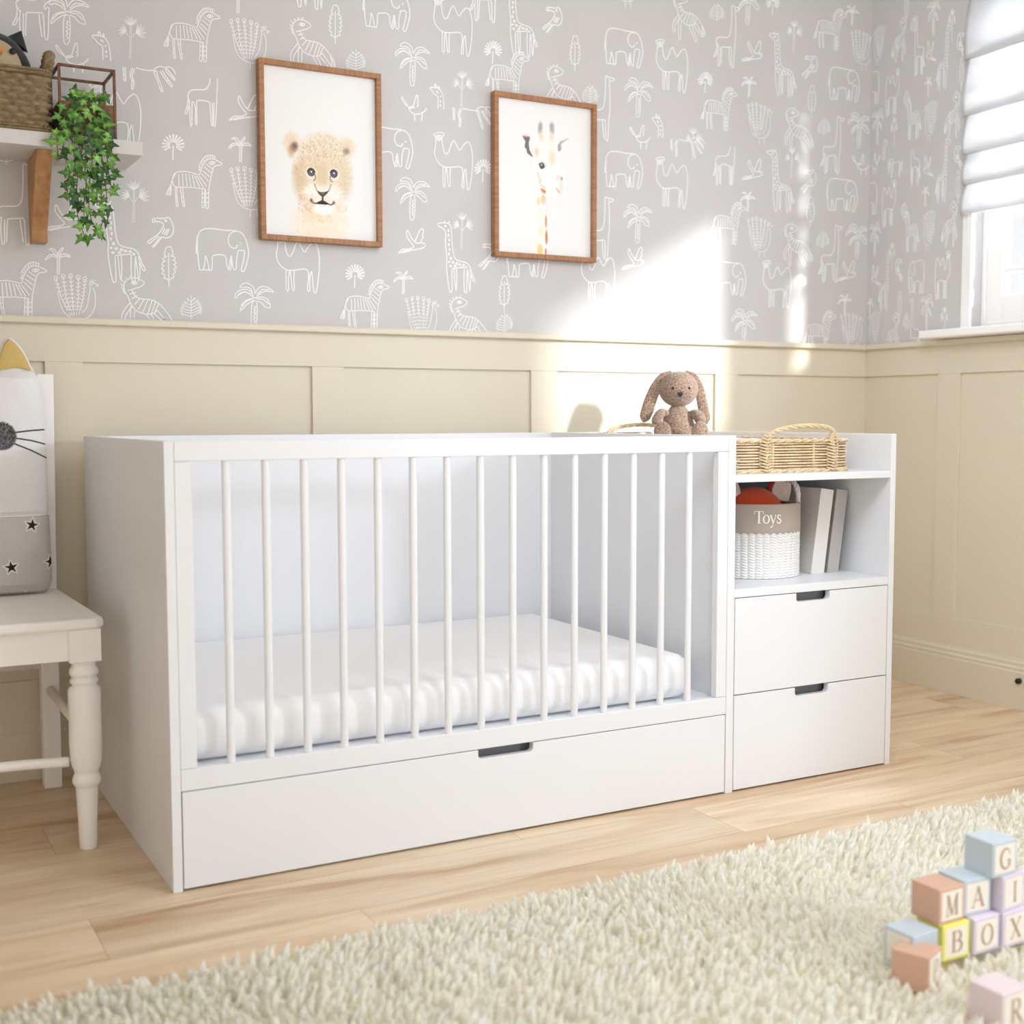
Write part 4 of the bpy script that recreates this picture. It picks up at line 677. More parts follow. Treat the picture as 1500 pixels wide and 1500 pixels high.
# ------------------------------------------------------------------ framed prints
def canvas(w, h, px=.0012):
    nx_, nz_ = int(w/px), int(h/px); im = np.ones((nz_, nx_, 3))*np.array(lin((250, 250, 250))); return im
class Art:
    """a printed picture: strokes and soft dabs laid on a grid of points, in metres of the sheet"""
    def __init__(s, w, h, px, x0, z0, bg=(236, 236, 235)):
        s.px, s.x0, s.z0 = px, x0, z0; s.nx, s.nz = int(round(w/px))+1, int(round(h/px))+1; s.w, s.h = w, h
        s.im = np.ones((s.nz, s.nx, 3))*np.array(bg, float)
        s.X, s.Z = np.meshgrid(x0+np.arange(s.nx)*w/(s.nx-1), z0+np.arange(s.nz)*h/(s.nz-1))
    def blend(s, a, c): s.im += (np.array(c, float)-s.im)*np.clip(a, 0, 1)[..., None]
    def dab(s, x, z, rx, rz, c, a=1, soft=.4, rot=0):
        dx, dz = s.X-x, s.Z-z; cr, sr = math.cos(rot), math.sin(rot); u, v = dx*cr+dz*sr, -dx*sr+dz*cr
        d = np.sqrt((u/rx)**2+(v/rz)**2); s.blend(a*np.clip((1+soft-d)/(2*soft), 0, 1), c)
    def line(s, pts, w, c, a=1, taper=False):
        pts = [np.array(q, float) for q in pts]
        x0 = min(q[0] for q in pts)-w*2; x1 = max(q[0] for q in pts)+w*2; z0 = min(q[1] for q in pts)-w*2; z1 = max(q[1] for q in pts)+w*2
        dxs, dzs = s.w/(s.nx-1), s.h/(s.nz-1)
        i0, i1 = max(0, int((x0-s.x0)/dxs)), min(s.nx, int((x1-s.x0)/dxs)+2); j0, j1 = max(0, int((z0-s.z0)/dzs)), min(s.nz, int((z1-s.z0)/dzs)+2)
        if i1 <= i0 or j1 <= j0: return
        X, Z = s.X[j0:j1, i0:i1], s.Z[j0:j1, i0:i1]; D = np.full(X.shape, 9.)
        for k in range(len(pts)-1):
            p_, q_ = pts[k], pts[k+1]; d = q_-p_; L = d@d+1e-12
            t = np.clip(((X-p_[0])*d[0]+(Z-p_[1])*d[1])/L, 0, 1)
            ww = 1 if not taper else 1/np.maximum(.15, 1-(k+t)/(len(pts)-1)*.8)
            D = np.minimum(D, np.hypot(X-p_[0]-t*d[0], Z-p_[1]-t*d[1])*ww)
        al = a*np.clip((w*.5+s.px*.5-D)/(s.px), 0, 1)
        sub_ = s.im[j0:j1, i0:i1]; sub_ += (np.array(c, float)-sub_)*al[..., None]
    def poly(s, pts, c, a=1):
        from mathutils.geometry import intersect_point_tri_2d
        x = np.array([q[0] for q in pts]); z = np.array([q[1] for q in pts]); ins = np.zeros(s.X.shape, bool); n = len(pts)
        for i in range(n):
            j = (i+1) % n
            cond = ((z[i] > s.Z) != (z[j] > s.Z)); xx = (x[j]-x[i])*(s.Z-z[i])/(z[j]-z[i]+1e-12)+x[i]; ins ^= cond & (s.X < xx)
        s.blend(ins*a, c)
    def mesh(s, name, fn, material, parent):
        """fn(X, Z) -> arrays x, y, z of the surface"""
        x, y, z = fn(s.X, s.Z); n, m_ = s.X.shape
        co = np.stack([x, y, z], -1).reshape(-1, 3)
        idx = np.arange(n*m_).reshape(n, m_); f = np.stack([idx[:-1, :-1], idx[:-1, 1:], idx[1:, 1:], idx[1:, :-1]], -1).reshape(-1, 4)
        me = bpy.data.meshes.new(name); me.vertices.add(len(co)); me.vertices.foreach_set('co', co.ravel())
        me.loops.add(f.size); me.loops.foreach_set('vertex_index', f.ravel()); me.polygons.add(len(f))
        me.polygons.foreach_set('loop_start', np.arange(0, f.size, 4)); me.polygons.foreach_set('use_smooth', [True]*len(f))
        me.update(calc_edges=True)
        c = np.clip(s.im/255, 0, 1); c = np.where(c <= .04045, c/12.92, ((c+.055)/1.055)**2.4).reshape(-1, 3)
        at = me.color_attributes.new('tint', 'FLOAT_COLOR', 'POINT'); at.data.foreach_set('color', np.hstack([c, np.ones((len(c), 1))]).ravel())
        me.materials.append(material); o = bpy.data.objects.new(name, me); COL.objects.link(o); o.parent = parent; return o

def lion(A):
    K = [[.00024495, -3.19e-06, .54366364], [2.102e-05, -.00022926, 1.76670206]]
    T = lambda x, y: (K[0][0]*x+K[0][1]*y+K[0][2], K[1][0]*x+K[1][1]*y+K[1][2]); k = .000235
    D = lambda x, y, rx, ry, c, a=1, so=.4, rot=0: A.dab(*T(x, y), rx*k, ry*k, c, a, so, rot)
    R = random.Random(3)
    F1, F2, F3 = (240, 226, 204), (226, 200, 164), (206, 166, 112)
    D(600, 1330, 350, 300, (244, 236, 224), .95, .35); D(560, 1180, 300, 200, (240, 228, 208), .9, .4)
    D(600, 600, 350, 430, (228, 212, 184), .95, .16); D(620, 330, 310, 200, (240, 228, 208), .8, .25); D(600, 880, 250, 190, (244, 236, 224), .9, .25)
    for x, y, rx, ry in ((225, 250, 105, 130), (900, 290, 100, 115)):
        D(x, y, rx, ry, (238, 222, 198), .95, .18); D(x, y+20, rx*.6, ry*.7, (226, 204, 182), .7, .4)
    D(250, 300, 42, 60, (96, 74, 70), .85, .45, -.5); D(888, 345, 40, 36, (140, 120, 122), .8, .5, .5); D(215, 350, 40, 70, (200, 168, 130), .6, .5)
    def fur(n, bx, by, cols, L, dirf, a=.5, w=.0011, inside=None):
        for _ in range(n):
            x, y = R.uniform(*bx), R.uniform(*by)
            if inside and not inside(x, y): continue
            th = dirf(x, y)+R.gauss(0, .3); l = L*R.uniform(.5, 1.4); c = R.choice(cols); q = T(x, y)
            A.line([q, (q[0]+math.cos(th)*l*k, q[1]+math.sin(th)*l*k)], w*R.uniform(.5, 1.2), c, a*R.uniform(.4, 1), True)
    D(600, 560, 200, 260, (232, 216, 190), .7, .5); D(320, 700, 80, 170, (206, 178, 138), .6, .6); D(880, 720, 80, 170, (222, 204, 172), .5, .6)
    face = lambda x, y: ((x-600)/350)**2+((y-590)/440)**2 < 1.03
    rad = lambda x, y: math.atan2(-(y-760), x-595)
    fur(1900, (240, 960), (150, 1020), [(244, 238, 226), (214, 190, 150), (202, 170, 124), (234, 220, 198), (190, 156, 112)], 34, rad, .75, inside=face)
    fur(240, (340, 900), (150, 440), [(172, 136, 98), (160, 124, 88), (188, 150, 108)], 24, rad, .8, .0016, face)
    fur(150, (330, 560), (400, 560), [(200, 150, 90), (188, 150, 112)], 26, lambda x, y: 2.2, .6); fur(150, (680, 880), (380, 560), [(206, 166, 112), (196, 160, 122)], 26, lambda x, y: .9, .5)
    for cx, cy in ((225, 250), (900, 290)):
        fur(160, (cx-110, cx+110), (cy-130, cy+130), [(248, 240, 228), (222, 196, 160), (210, 184, 150)], 40, lambda x, y: math.atan2(-(y-cy-40), x-cx), .55, inside=lambda x, y: ((x-cx)/105)**2+((y-cy)/125)**2 < 1.1)
    fur(1300, (260, 900), (1030, 1420), [(250, 246, 238), (236, 218, 188), (230, 206, 168), (246, 238, 224)], 46, lambda x, y: -1.4+(x-600)/700, .5)
    fur(230, (300, 500), (860, 1060), [(204, 142, 74), (188, 124, 62), (222, 176, 110)], 44, lambda x, y: -1.0, .6)
    fur(240, (340, 700), (1060, 1200), [(220, 180, 110), (206, 160, 92), (232, 204, 154)], 44, lambda x, y: -.6, .55)
    fur(60, (230, 300), (500, 620), [(206, 156, 96)], 34, lambda x, y: -1.5, .6); fur(90, (760, 900), (980, 1080), [(220, 186, 130)], 34, lambda x, y: -2.2, .5)
    D(590, 640, 80, 150, (216, 190, 154), .6, .5); D(595, 820, 120, 60, (240, 232, 222), .7, .5); D(600, 1050, 120, 60, (253, 252, 250), .95, .4)
    D(470, 840, 110, 75, (250, 244, 236), .75, .4); D(740, 850, 105, 75, (250, 244, 236), .75, .4)
    for ex, ey in ((458, 600), (735, 618)):
        D(ex, ey+10, 66, 66, (250, 246, 240), .8, .3); D(ex, ey, 48, 50, (54, 48, 50), 1, .08); D(ex, ey+6, 33, 34, (112, 108, 112), 1, .2); D(ex, ey, 20, 20, (40, 36, 40), 1, .15); D(ex+2, ey-4, 11, 12, (252, 252, 252), 1, .2)
    Ln = lambda pts, w, c, a=1: A.line([T(*q) for q in pts], w*k, c, a)
    Ln([(410, 590), (430, 562), (460, 552), (492, 572), (506, 600)], 10, (60, 50, 48)); Ln([(690, 600), (712, 574), (740, 570), (768, 590), (780, 612)], 10, (60, 50, 48))
    Ln([(505, 630), (512, 670), (490, 705)], 14, (140, 96, 70), .8); Ln([(690, 650), (692, 690), (715, 720)], 14, (140, 96, 70), .8)
    A.poly([T(*q) for q in [(520, 815), (560, 838), (600, 845), (640, 838), (680, 818), (655, 862), (622, 895), (598, 902), (572, 890), (545, 860)]], (84, 66, 58)); D(600, 862, 26, 14, (130, 112, 104), .6, .5)
    Ln([(498, 745), (525, 822)], 12, (120, 90, 70), .7); Ln([(700, 755), (672, 830)], 12, (120, 90, 70), .7)
    Ln([(598, 895), (598, 945)], 22, (60, 48, 46)); A.poly([T(*q) for q in [(500, 982), (548, 958), (596, 938), (645, 966), (700, 1000), (650, 998), (600, 996), (550, 990)]], (42, 34, 36))
    Ln([(455, 940), (480, 972), (520, 984), (598, 950), (660, 990), (705, 1002), (735, 975)], 13, (50, 40, 40)); D(460, 940, 16, 20, (96, 72, 60), .7, .5); D(735, 975, 16, 20, (96, 72, 60), .7, .5)
    Ln([(560, 1010), (598, 1022), (640, 1008)], 8, (200, 170, 130), .7)
    for y0, y1 in ((800, 740), (830, 800), (858, 862)):
        Ln([(480, y0+20), (400, y1+10), (330, y1)], 3, (190, 165, 140), .6); Ln([(730, y0+20), (820, y1+14), (890, y1+8)], 3, (190, 165, 140), .6)
    A.im = A.im+(248-A.im)*.0
def giraffe(A):
    K = [[.00036718, 1.3e-07, 1.27572568], [3.13e-05, -.00031272, 1.88806721]]
    T = lambda x, y: (K[0][0]*x+K[0][2], K[1][0]*x+K[1][1]*y+K[1][2]); k = .00034
    D = lambda x, y, rx, ry, c, a=1, so=.4, rot=0: A.dab(*T(x, y), rx*k, ry*k, c, a, so, rot)
    R = random.Random(5)
    def fur(n, bx, by, cols, L, th0, a=.5, w=.0012):
        for _ in range(n):
            x, y = R.uniform(*bx), R.uniform(*by); th = th0+R.gauss(0, .25); l = L*R.uniform(.5, 1.4); q = T(x, y)
            A.line([q, (q[0]+math.cos(th)*l*k, q[1]+math.sin(th)*l*k)], w*R.uniform(.5, 1.2), R.choice(cols), a*R.uniform(.4, 1), True)
    D(345, 1150, 70, 420, (252, 246, 240), .9, .3); D(400, 470, 120, 210, (252, 246, 240), .8, .3); D(470, 690, 110, 120, (252, 248, 244), .8, .3, -.6)
    # horns
    for x, a0, b0 in ((340, 130, 235), (455, 130, 250)):
        D(x, 190, 20, 55, (170, 168, 172), .8, .4); fur(60, (x-22, x+22), (150, 235), [(120, 118, 124), (160, 158, 164)], 26, PI/2, .7)
        D(x+(12 if x < 400 else -8), 270, 24, 44, (244, 224, 206), .85, .5); fur(40, (x-18, x+22), (235, 300), [(230, 190, 160), (240, 214, 192)], 24, PI/2, .5)
    fur(200, (330, 480), (300, 520), [(240, 214, 190), (234, 200, 172), (248, 232, 218)], 34, PI/2, .5)
    D(455, 480, 34, 70, (240, 212, 186), .7, .5); D(305, 420, 22, 40, (232, 196, 166), .7, .5)
    # ears
    A.poly([T(*q) for q in [(165, 265), (235, 268), (242, 292), (228, 330), (236, 400), (272, 470), (250, 462), (212, 430), (206, 395), (188, 370), (196, 320)]], (92, 88, 94), .85)
    D(200, 262, 36, 12, (236, 190, 180), .6, .6); A.line([T(*q) for q in [(240, 300), (262, 380), (285, 460)]], .004, (240, 224, 214), .8)
    A.poly([T(*q) for q in [(510, 400), (512, 350), (540, 310), (590, 290), (625, 275), (580, 315), (545, 345), (548, 385), (530, 415)]], (150, 148, 154), .85); D(575, 330, 40, 26, (244, 238, 234), .5, .5, .6)
    # eye and muzzle
    A.poly([T(*q) for q in [(322, 535), (345, 520), (372, 528), (388, 560), (375, 580), (350, 588), (336, 570)]], (74, 72, 80), .95); D(352, 545, 9, 8, (220, 220, 224), .9, .3)
    A.line([T(*q) for q in [(345, 512), (385, 530), (404, 552)]], .0022, (150, 146, 150), .8)
    D(550, 680, 12, 18, (120, 112, 120), .9, .4); D(515, 665, 22, 22, (226, 206, 198), .7, .5); D(545, 740, 22, 60, (244, 218, 206), .8, .5); A.line([T(*q) for q in [(500, 775), (515, 800), (530, 815)]], .004, (206, 130, 90), .8)
    A.line([T(*q) for q in [(490, 680), (510, 700)]], .002, (200, 160, 140), .7)
    # jaw and neck patches
    for q in ([(330, 700), (345, 745), (385, 770)], [(315, 620), (325, 665), (350, 700)]): A.line([T(*w) for w in q], .004, (228, 184, 150), .8)
    A.poly([T(*q) for q in [(335, 770), (370, 780), (398, 800), (388, 830), (355, 808)]], (206, 110, 66), .85)
    for x, y, rx, ry, c, a in ((322, 900, 16, 42, (242, 206, 158), .8), (368, 885, 24, 46, (228, 190, 156), .85), (335, 1040, 46, 60, (248, 234, 220), .8), (345, 1190, 30, 62, (246, 230, 200), .8), (338, 1380, 30, 58, (240, 206, 140), .9), (396, 1100, 11, 55, (204, 124, 82), .9), (400, 1255, 13, 66, (202, 116, 70), .9), (394, 1400, 10, 34, (206, 126, 78), .9), (310, 1280, 16, 60, (248, 232, 220), .7)):
        D(x, y, rx, ry, c, a, .25)
    A.line([T(*q) for q in [(400, 850), (402, 960), (396, 1040)]], .0018, (206, 196, 206), .8)
    fur(140, (290, 405), (850, 1420), [(248, 226, 200), (240, 206, 176), (252, 244, 236)], 40, PI/2, .45)
def picture(label, x0, x1, z0, z1, artist):
    root = thing('framed_print', label, 'picture', ((x0+x1)/2, 0, z0), 'framed animal prints'); y0, y1, w = -.030, -.0025, .0145
    m = MB(); m.box(x0, x1, y0, y1, z0, z0+w, 1).box(x0, x1, y0, y1, z1-w, z1, 1).box(x0, x0+w, y0, y1, z0+w, z1-w, 0).box(x1-w, x1, y0, y1, z0+w, z1-w, 0)
    part(m, 'frame', [M['wood'], M['woodh']], root, bevel=.0012)
    A = Art(x1-x0-2*w+.002, z1-z0-2*w+.002, .0012, x0+w-.001, z0+w-.001); artist(A)
    o = A.mesh('print', lambda X, Z: (X, np.full_like(X, -.014), Z), M['print'], root); base(o, root)
    part(MB().box(x0+.006, x1-.006, -.0125, -.003, z0+.006, z1-.006), 'backboard', M['bracket'], root)
picture('walnut framed print of a pale lion cub on the patterned wall', .502, .864, 1.441, 1.933, lion)
picture('walnut framed print of a pale giraffe head on the patterned wall', 1.233, 1.599, 1.438, 1.932, giraffe)
# ------------------------------------------------------------------ chair
ch = thing('dining_chair', 'white painted wooden chair with turned front legs standing left of the cot', 'chair', (-.285, -.37, 0))
CM = M['chair']; CXR, CXL = -.057, -.513
poly = [(CXL, -.64), (CXL+.02, -.66), (CXR-.02, -.66), (CXR, -.64), (CXR-.016, -.085), (CXL+.016, -.085)]
part(MB().prism(poly, 2, .489, .513), 'seat', CM, ch, bevel=.008, seg=4)
for b in ((CXL+.07, CXR-.07, -.640, -.620), (CXR-.045, CXR-.025, -.60, -.12), (CXL+.025, CXL+.045, -.60, -.12)):
    part(MB().box(*b, .421, .489), 'apron', CM, ch, bevel=.001)
prof = [(0, 0), (.0195, 0), (.021, .004), (.0225, .06), (.0258, .128), (.0262, .137), (.0262, .140), (.030, .143), (.0335, .150), (.0335, .158), (.030, .166), (.0275, .170), (.0285, .174), (.034, .186), (.0372, .200), (.0385, .24), (.0378, .29), (.0382, .335), (.0385, .352), (.0365, .359), (.030, .363), (.028, .3655), (.0285, .368), (.0325, .371), (.0335, .3745), (.032, .379), (.0285, .382), (.0285, .385), (.033, .388), (.0345, .394), (.0335, .400), (.029, .406), (.027, .410), (.030, .414), (.033, .418), (.0, .4185)]
for x in (-.1005, CXL+.0435):
    m = MB().lathe([(r*.90, z) for r, z in prof], (x, -.632, 0), 40, cap=False); n0 = len(m.f)
    m.box(x-.032, x+.034, -.655, -.603, .4185, .489)
    o = part(m, 'leg', CM, ch); o.data.polygons.foreach_set('use_smooth', [i < n0 for i in range(len(m.f))])
for s, x in ((1, -.099), (-1, CXL+.042)):
    m = MB(); m.box(x-.0215, x+.0215, -.125, -.082, 0, .513)
    m.add([(x-.0215, -.125, .513), (x+.0215, -.125, .513), (x+.0215, -.082, .513), (x-.0215, -.082, .513), (x-.010, -.112, 1.056), (x+.030, -.112, 1.056), (x+.030, -.080, 1.056), (x-.010, -.080, 1.056)] if s > 0 else
          [(x-.0215, -.125, .513), (x+.0215, -.125, .513), (x+.0215, -.082, .513), (x-.0215, -.082, .513), (x-.030, -.112, 1.056), (x+.010, -.112, 1.056), (x+.010, -.080, 1.056), (x-.030, -.080, 1.056)],
          [(3,2,1,0),(4,5,6,7),(0,1,5,4),(1,2,6,5),(2,3,7,6),(3,0,4,7)])
    part(m, 'rear_leg', CM, ch, bevel=.002)
part(MB().box(CXL+.03, -.098, -.104, -.088, .60, 1.050), 'back_panel', CM, ch, bevel=.002)
m = MB().tube(crom([(CXL+.08, -.632, .198), (-.28, -.634, .205), (-.138, -.632, .198)], 6), .011, 14); part(m, 'stretcher', CM, ch, smooth=True)
for x in (-.1, CXL+.043): part(MB().tube([(x, -.60, .255), (x, -.13, .255)], .0115, 14), 'stretcher', CM, ch, smooth=True)
part(MB().tube([(CXL+.06, -.104, .318), (-.12, -.104, .318)], .011, 14), 'stretcher', CM, ch, smooth=True)

# ------------------------------------------------------------------ cat cushion
CXC, CHW = -.2085, .110
cu = thing('cat_cushion', 'tall white cat cushion with black whiskers and grey starry base propped on the chair', 'cushion', (CXC, -.18, .5135))
A = Art(.22, .556, .0013, CXC-.11, .5135, (226, 226, 227))
T = lambda a, b: (.00045939*a-.2016-.0000133*b+.004, 1.18727-.0004833*b)
msk = A.Z < .706; A.im[msk] = (198, 194, 192)
sm = rng.normal(0, 1, A.im.shape[:2]); A.im += (sm*2.2)[..., None]
R_ = random.Random(11)
def mir(q, s): return (q[0] if s > 0 else 2*CXC-q[0], q[1])
for s in (1, -1):
    for l in ([(58, 572), (140, 563), (222, 558)], [(60, 598), (150, 612), (226, 632)], [(66, 628), (150, 662), (234, 702)]):
        A.line([mir(T(a-4, b), s) for a, b in l], .0032, (34, 34, 36)); 
A.dab(CXC+.002, .902, .033, .033, (92, 92, 94), 1, .06)
for _ in range(260):
    t, r = R_.uniform(0, 6.28), .031*math.sqrt(R_.random()); x, z = CXC+.002+r*math.cos(t), .902+r*math.sin(t); a = R_.uniform(0, 3.14)
    A.line([(x, z), (x+.007*math.cos(a), z+.007*math.sin(a))], .0014, R_.choice([(44, 44, 46), (140, 140, 142), (70, 70, 72)]), .8)
def star(x, z, r, rot):
    A.poly([(x+(r*1.32 if i % 2 == 0 else r*.7)*math.cos(rot+i*PI/5), z+(r*1.32 if i % 2 == 0 else r*.7)*math.sin(rot+i*PI/5)) for i in range(10)], (236, 234, 232), .8)
    A.poly([(x+(r if i % 2 == 0 else r*.36)*math.cos(rot+i*PI/5), z+(r if i % 2 == 0 else r*.36)*math.sin(rot+i*PI/5)) for i in range(10)], (38, 38, 40))
for a, b, rot in ((146, 1038, 1.35), (40, 1245, 1.7), (245, 1232, 1.75), (122, 1412, 1.5)): star(*T(a, b), .0165, rot)
for x, z, rot in ((-.28, .60, 1.2), (-.255, .67, 1.8), (-.30, .545, 1.6)): star(x, z, .0165, rot)
A.line([(CXC-.11, .706), (CXC+.11, .706)], .0015, (150, 146, 144), .8)
def hw(z):
    t = np.clip((z-.5135)/.556, 0, 1)
    w = np.interp(t, [0, .02, .06, .33, .36, .39, .7, .82, .9, .95, .975, .99, 1], [.85, .95, 1.02, 1.0, .975, .99, .99, .965, .91, .86, .81, .72, .55])
    return CHW*w
def thick(z):
    t = np.clip((z-.5135)/.556, 0, 1)
    return np.interp(t, [0, .015, .05, .2, .34, .355, .37, .5, .8, .95, 1], [.0, .5, .8, 1, .86, .74, .86, 1, .95, .7, .0])
def face(sg):
    def fn(X, Z):
        u = (X-CXC)/.11; x = CXC+u*hw(Z); th = .050*np.sqrt(np.clip(1-np.abs(u)**2.6, 0, 1))*thick(Z)
        lean = (Z-.5135)*.03
        return x, -.185+sg*(-th)+lean+sg*(-.001)*np.sin(u*9+Z*40)*thick(Z), Z
    return fn
o = A.mesh('front', face(1), M['cushion'], cu); base(o, cu)
A2 = Art(.22, .556, .004, CXC-.11, .5135, (226, 224, 222)); o = A2.mesh('back', face(-1), M['cushion'], cu); base(o, cu)
M['catwhite'] = mat('white_brushed_cotton', (226, 226, 227), .9, .15, bump=.3, bscale=700)
for s in (1, -1):
    out = [(-20, 262), (-16, 215), (-3, 160), (14, 112), (40, 90), (70, 104), (106, 142), (134, 186), (150, 226), (158, 262)]
    inn = [(-12, 256), (-8, 212), (6, 158), (22, 118), (42, 101), (66, 114), (99, 150), (126, 194), (141, 230), (148, 256), (76, 244)]
    def earm(poly, y0, y1, sc):
        P = crom([mir(T(a, b+4), s) for a, b in poly]+[mir(T(*poly[0][:1], poly[0][1]+4), s)], 4); c = (sum(q[0] for q in P)/len(P), sum(q[1] for q in P)/len(P)); m = MB()
        rows = []
        for t, k in ((.02, 1), (.5, .9), (.85, .6), (1, 0)):
            rows.append([(c[0]+(q[0]-c[0])*t, y0+(y1-y0)*k, c[1]+(q[1]-c[1])*t) for q in P])
        rows += [[(q[0], y, q[2]) for q in rows[-1]] for y in (y0+.004,)]+[[(c[0]+(q[0]-c[0])*.02, y0+.016, c[1]+(q[1]-c[1])*.02) for q in P]]
        return m.grid(rows)
    e = part(earm(out, -.176, -.186, 1), 'ear', M['catwhite'], cu, smooth=True)
    sub(earm(inn, -.186, -.190, 1), 'ear_lining', M['goldfelt'], e, cu, smooth=True)

# ------------------------------------------------------------------ wall shelf
sh = thing('wall_shelf', 'white floating shelf on tapered wooden brackets at the top left of the wall', 'shelf', (-.3, 0, 1.60))
SX0, SX1, SZ0, SZ1, SD = -.86, .146, 1.601, 1.6355, -.20
part(MB().box(SX0, SX1, SD, -.001, SZ0, SZ1), 'board', M['shelf'], sh, bevel=.0012)
for x in (-.082, -.62):
    poly = [(-.001, SZ0), (-.165, SZ0), (-.165, SZ0-.012), (-.046, 1.42), (-.046, 1.392), (-.001, 1.392)]
    part(MB().prism(poly, 0, x-.019, x+.019), 'bracket', M['bracket'], sh, bevel=.0015)

def weave_box(x0, x1, y0, y1, z0, z1, R, ncol, nrow, A_, flare=0):
    lp = rrect(x0, x1, y0, y1, R, m=int(ncol)); N = len(lp); nv = nrow*6; P = []; per = N/ncol
    for j in range(nv+1):
        v = j/6; r = math.floor(v); fv = v-r; row = []
        for i, (x, y, nx, ny) in enumerate(lp):
            u = i/per+(.5 if r % 2 else 0)
            d = A_*(.05+.95*abs(math.sin(PI*u))**1.1)*math.sqrt(max(0, 1-((2*fv-1)/(.55+.45*abs(math.sin(PI*u))))**2))
            row.append((x+nx*(d+flare*j/nv), y+ny*(d+flare*j/nv), z0+(z1-z0)*j/nv))
        P.append(row)
    m = MB().grid(P, False, True); m.f.append(tuple(range(N))[::-1]); m.m.append(0); return m, lp
sb = thing('seagrass_basket', 'brown seagrass basket with thick weave on the wall shelf', 'basket', (-.25, -.115, SZ1+.001))
m, lp = weave_box(-.43, -.073, -.187, -.045, SZ1+.012, 1.772, .018, 26, 8, .013)
part(m, 'woven_body', M['sea'], sb, smooth=True)
for z in (SZ1+.008, 1.779):
    m = MB(); r_ = .0075
    for k in range(0, len(lp)*2):
        i = k//2; x, y, nx, ny = lp[i]; x2, y2 = lp[(i+1) % len(lp)][:2]; t = (k % 2)/2; x, y = x+(x2-x)*t, y+(y2-y)*t
        tx, ty = -ny, nx; a = .0035
        m.tube([(x+nx*(.004+.007*math.cos(b))+tx*a*b*.3, y+ny*(.004+.007*math.cos(b))+ty*a*b*.3, z+.0065*math.sin(b)) for b in np.linspace(0, 2*PI, 9)], .0026, 5, cap=False)
    part(m, 'rim', M['sea'], sb, smooth=True)
for x in (-.070, -.433):
    s = 1 if x > -.2 else -1
    path = crom([(x, -.150, 1.77), (x+s*.004, -.150, 1.80), (x+s*.010, -.135, 1.832), (x+s*.012, -.115, 1.840), (x+s*.010, -.095, 1.832), (x+s*.004, -.080, 1.80), (x, -.080, 1.77)], 8)
    part(braid(path, .0075, .0068, .55), 'handle', M['sea'], sb, smooth=True)

pg = thing('bird_plush', 'charcoal plush bird with tan face and orange beak peeping out of the seagrass basket', 'soft toy', (-.18, -.115, 1.66))
part(MB().ell((-.182, -.112, 1.765), (.088, .052, .115), 32, 22), 'body', M['plushblack'], pg, smooth=True)
m = MB()
for j in range(9):
    pass
def patch(cx, cz, rx, rz, off, mt, name, prnt=None):
    rows = []
    for s in np.linspace(0.02, 1, 9):
        row = []
        for k in range(40):
            a = 2*PI*k/40; x, z = cx+rx*s*math.cos(a), cz+rz*s*math.sin(a)
            v = max(0.0, 1-((x+.182)/.088)**2-((z-1.765)/.115)**2)
            row.append((x, -.112-.052*math.sqrt(v)-off*(1-s**6)-.0008, z))
        rows.append(row)
    m = MB().grid(rows, False, True); m.f.append(tuple(range(40))[::-1]); m.m.append(0)
    return part(m, name, mt, pg, smooth=True)
patch(-.182, 1.776, .058, .080, .004, M['plushtan'], 'face')
for x in (-.1475, -.216): part(MB().ell((x, -.163, 1.827), (.0078, .004, .0078), 16, 10), 'eye', M['black'], pg, smooth=True)
part(MB().lathe([(.012, 0), (.010, .010), (.005, .018), (0, .021)], (0, 0, 0), 18), 'beak', M['beak'], pg, world=False, smooth=True)
o = bpy.data.objects['beak']; o.location = (-.002, -.048, .164); o.rotation_euler = (PI/2, 0, 0)
for s in (1, -1):
    c = -.182
    part(MB().grid([[(c+s*(a+t*(.062-a)), -.112+.014*math.cos(b)*(1-t), zz+t*(1.893-zz)+0*b) for b in np.linspace(0, 2*PI, 14)[:-1] for a, zz in ((( .024+.026*(1+math.sin(b))), 1.872-.020*(1+math.sin(b))*.75),)] for t in (0, .3, .6, .85, 1)], False, True), 'ear_tuft', M['plushblack'], pg, smooth=True)

# ------------------------------------------------------------------ copper wire planter with ivy
PX0, PX1, PY0, PY1, PZ0, PZ1 = -.047, .083, -.190, -.058, SZ1+.001, 1.806
pl = thing('hanging_ivy', 'green ivy trailing from an open copper frame planter at the shelf end', 'potted plant', ((PX0+PX1)/2, (PY0+PY1)/2, PZ0))
m = MB(); w = .0032
for x in (PX0, PX1):
    for y in (PY0, PY1): m.box(x-w, x+w, y-w, y+w, PZ0, PZ1)
for z in (PZ0+w, PZ1-w):
    for y in (PY0, PY1): m.box(PX0, PX1, y-w, y+w, z-w, z+w)
    for x in (PX0, PX1): m.box(x-w, x+w, PY0, PY1, z-w, z+w)
part(m, 'frame', M['copper'], pl, bevel=.0008)
t = .0015; zt = 1.718
for b in ((PX0, PX1, PY0-t, PY0+t), (PX0, PX1, PY1-t, PY1+t), (PX0-t, PX0+t, PY0, PY1), (PX1-t, PX1+t, PY0, PY1)):
    part(MB().box(*b, PZ0, zt), 'side_panel', M['copper'], pl)
part(MB().box(PX0+.003, PX1-.003, PY0+.003, PY1-.003, PZ0+.001, 1.700), 'soil', M['soil'], pl)
def PV(px, py, y): return (-.003+(px-120)*.00163, y, 1.747-(py-125)*.00163)
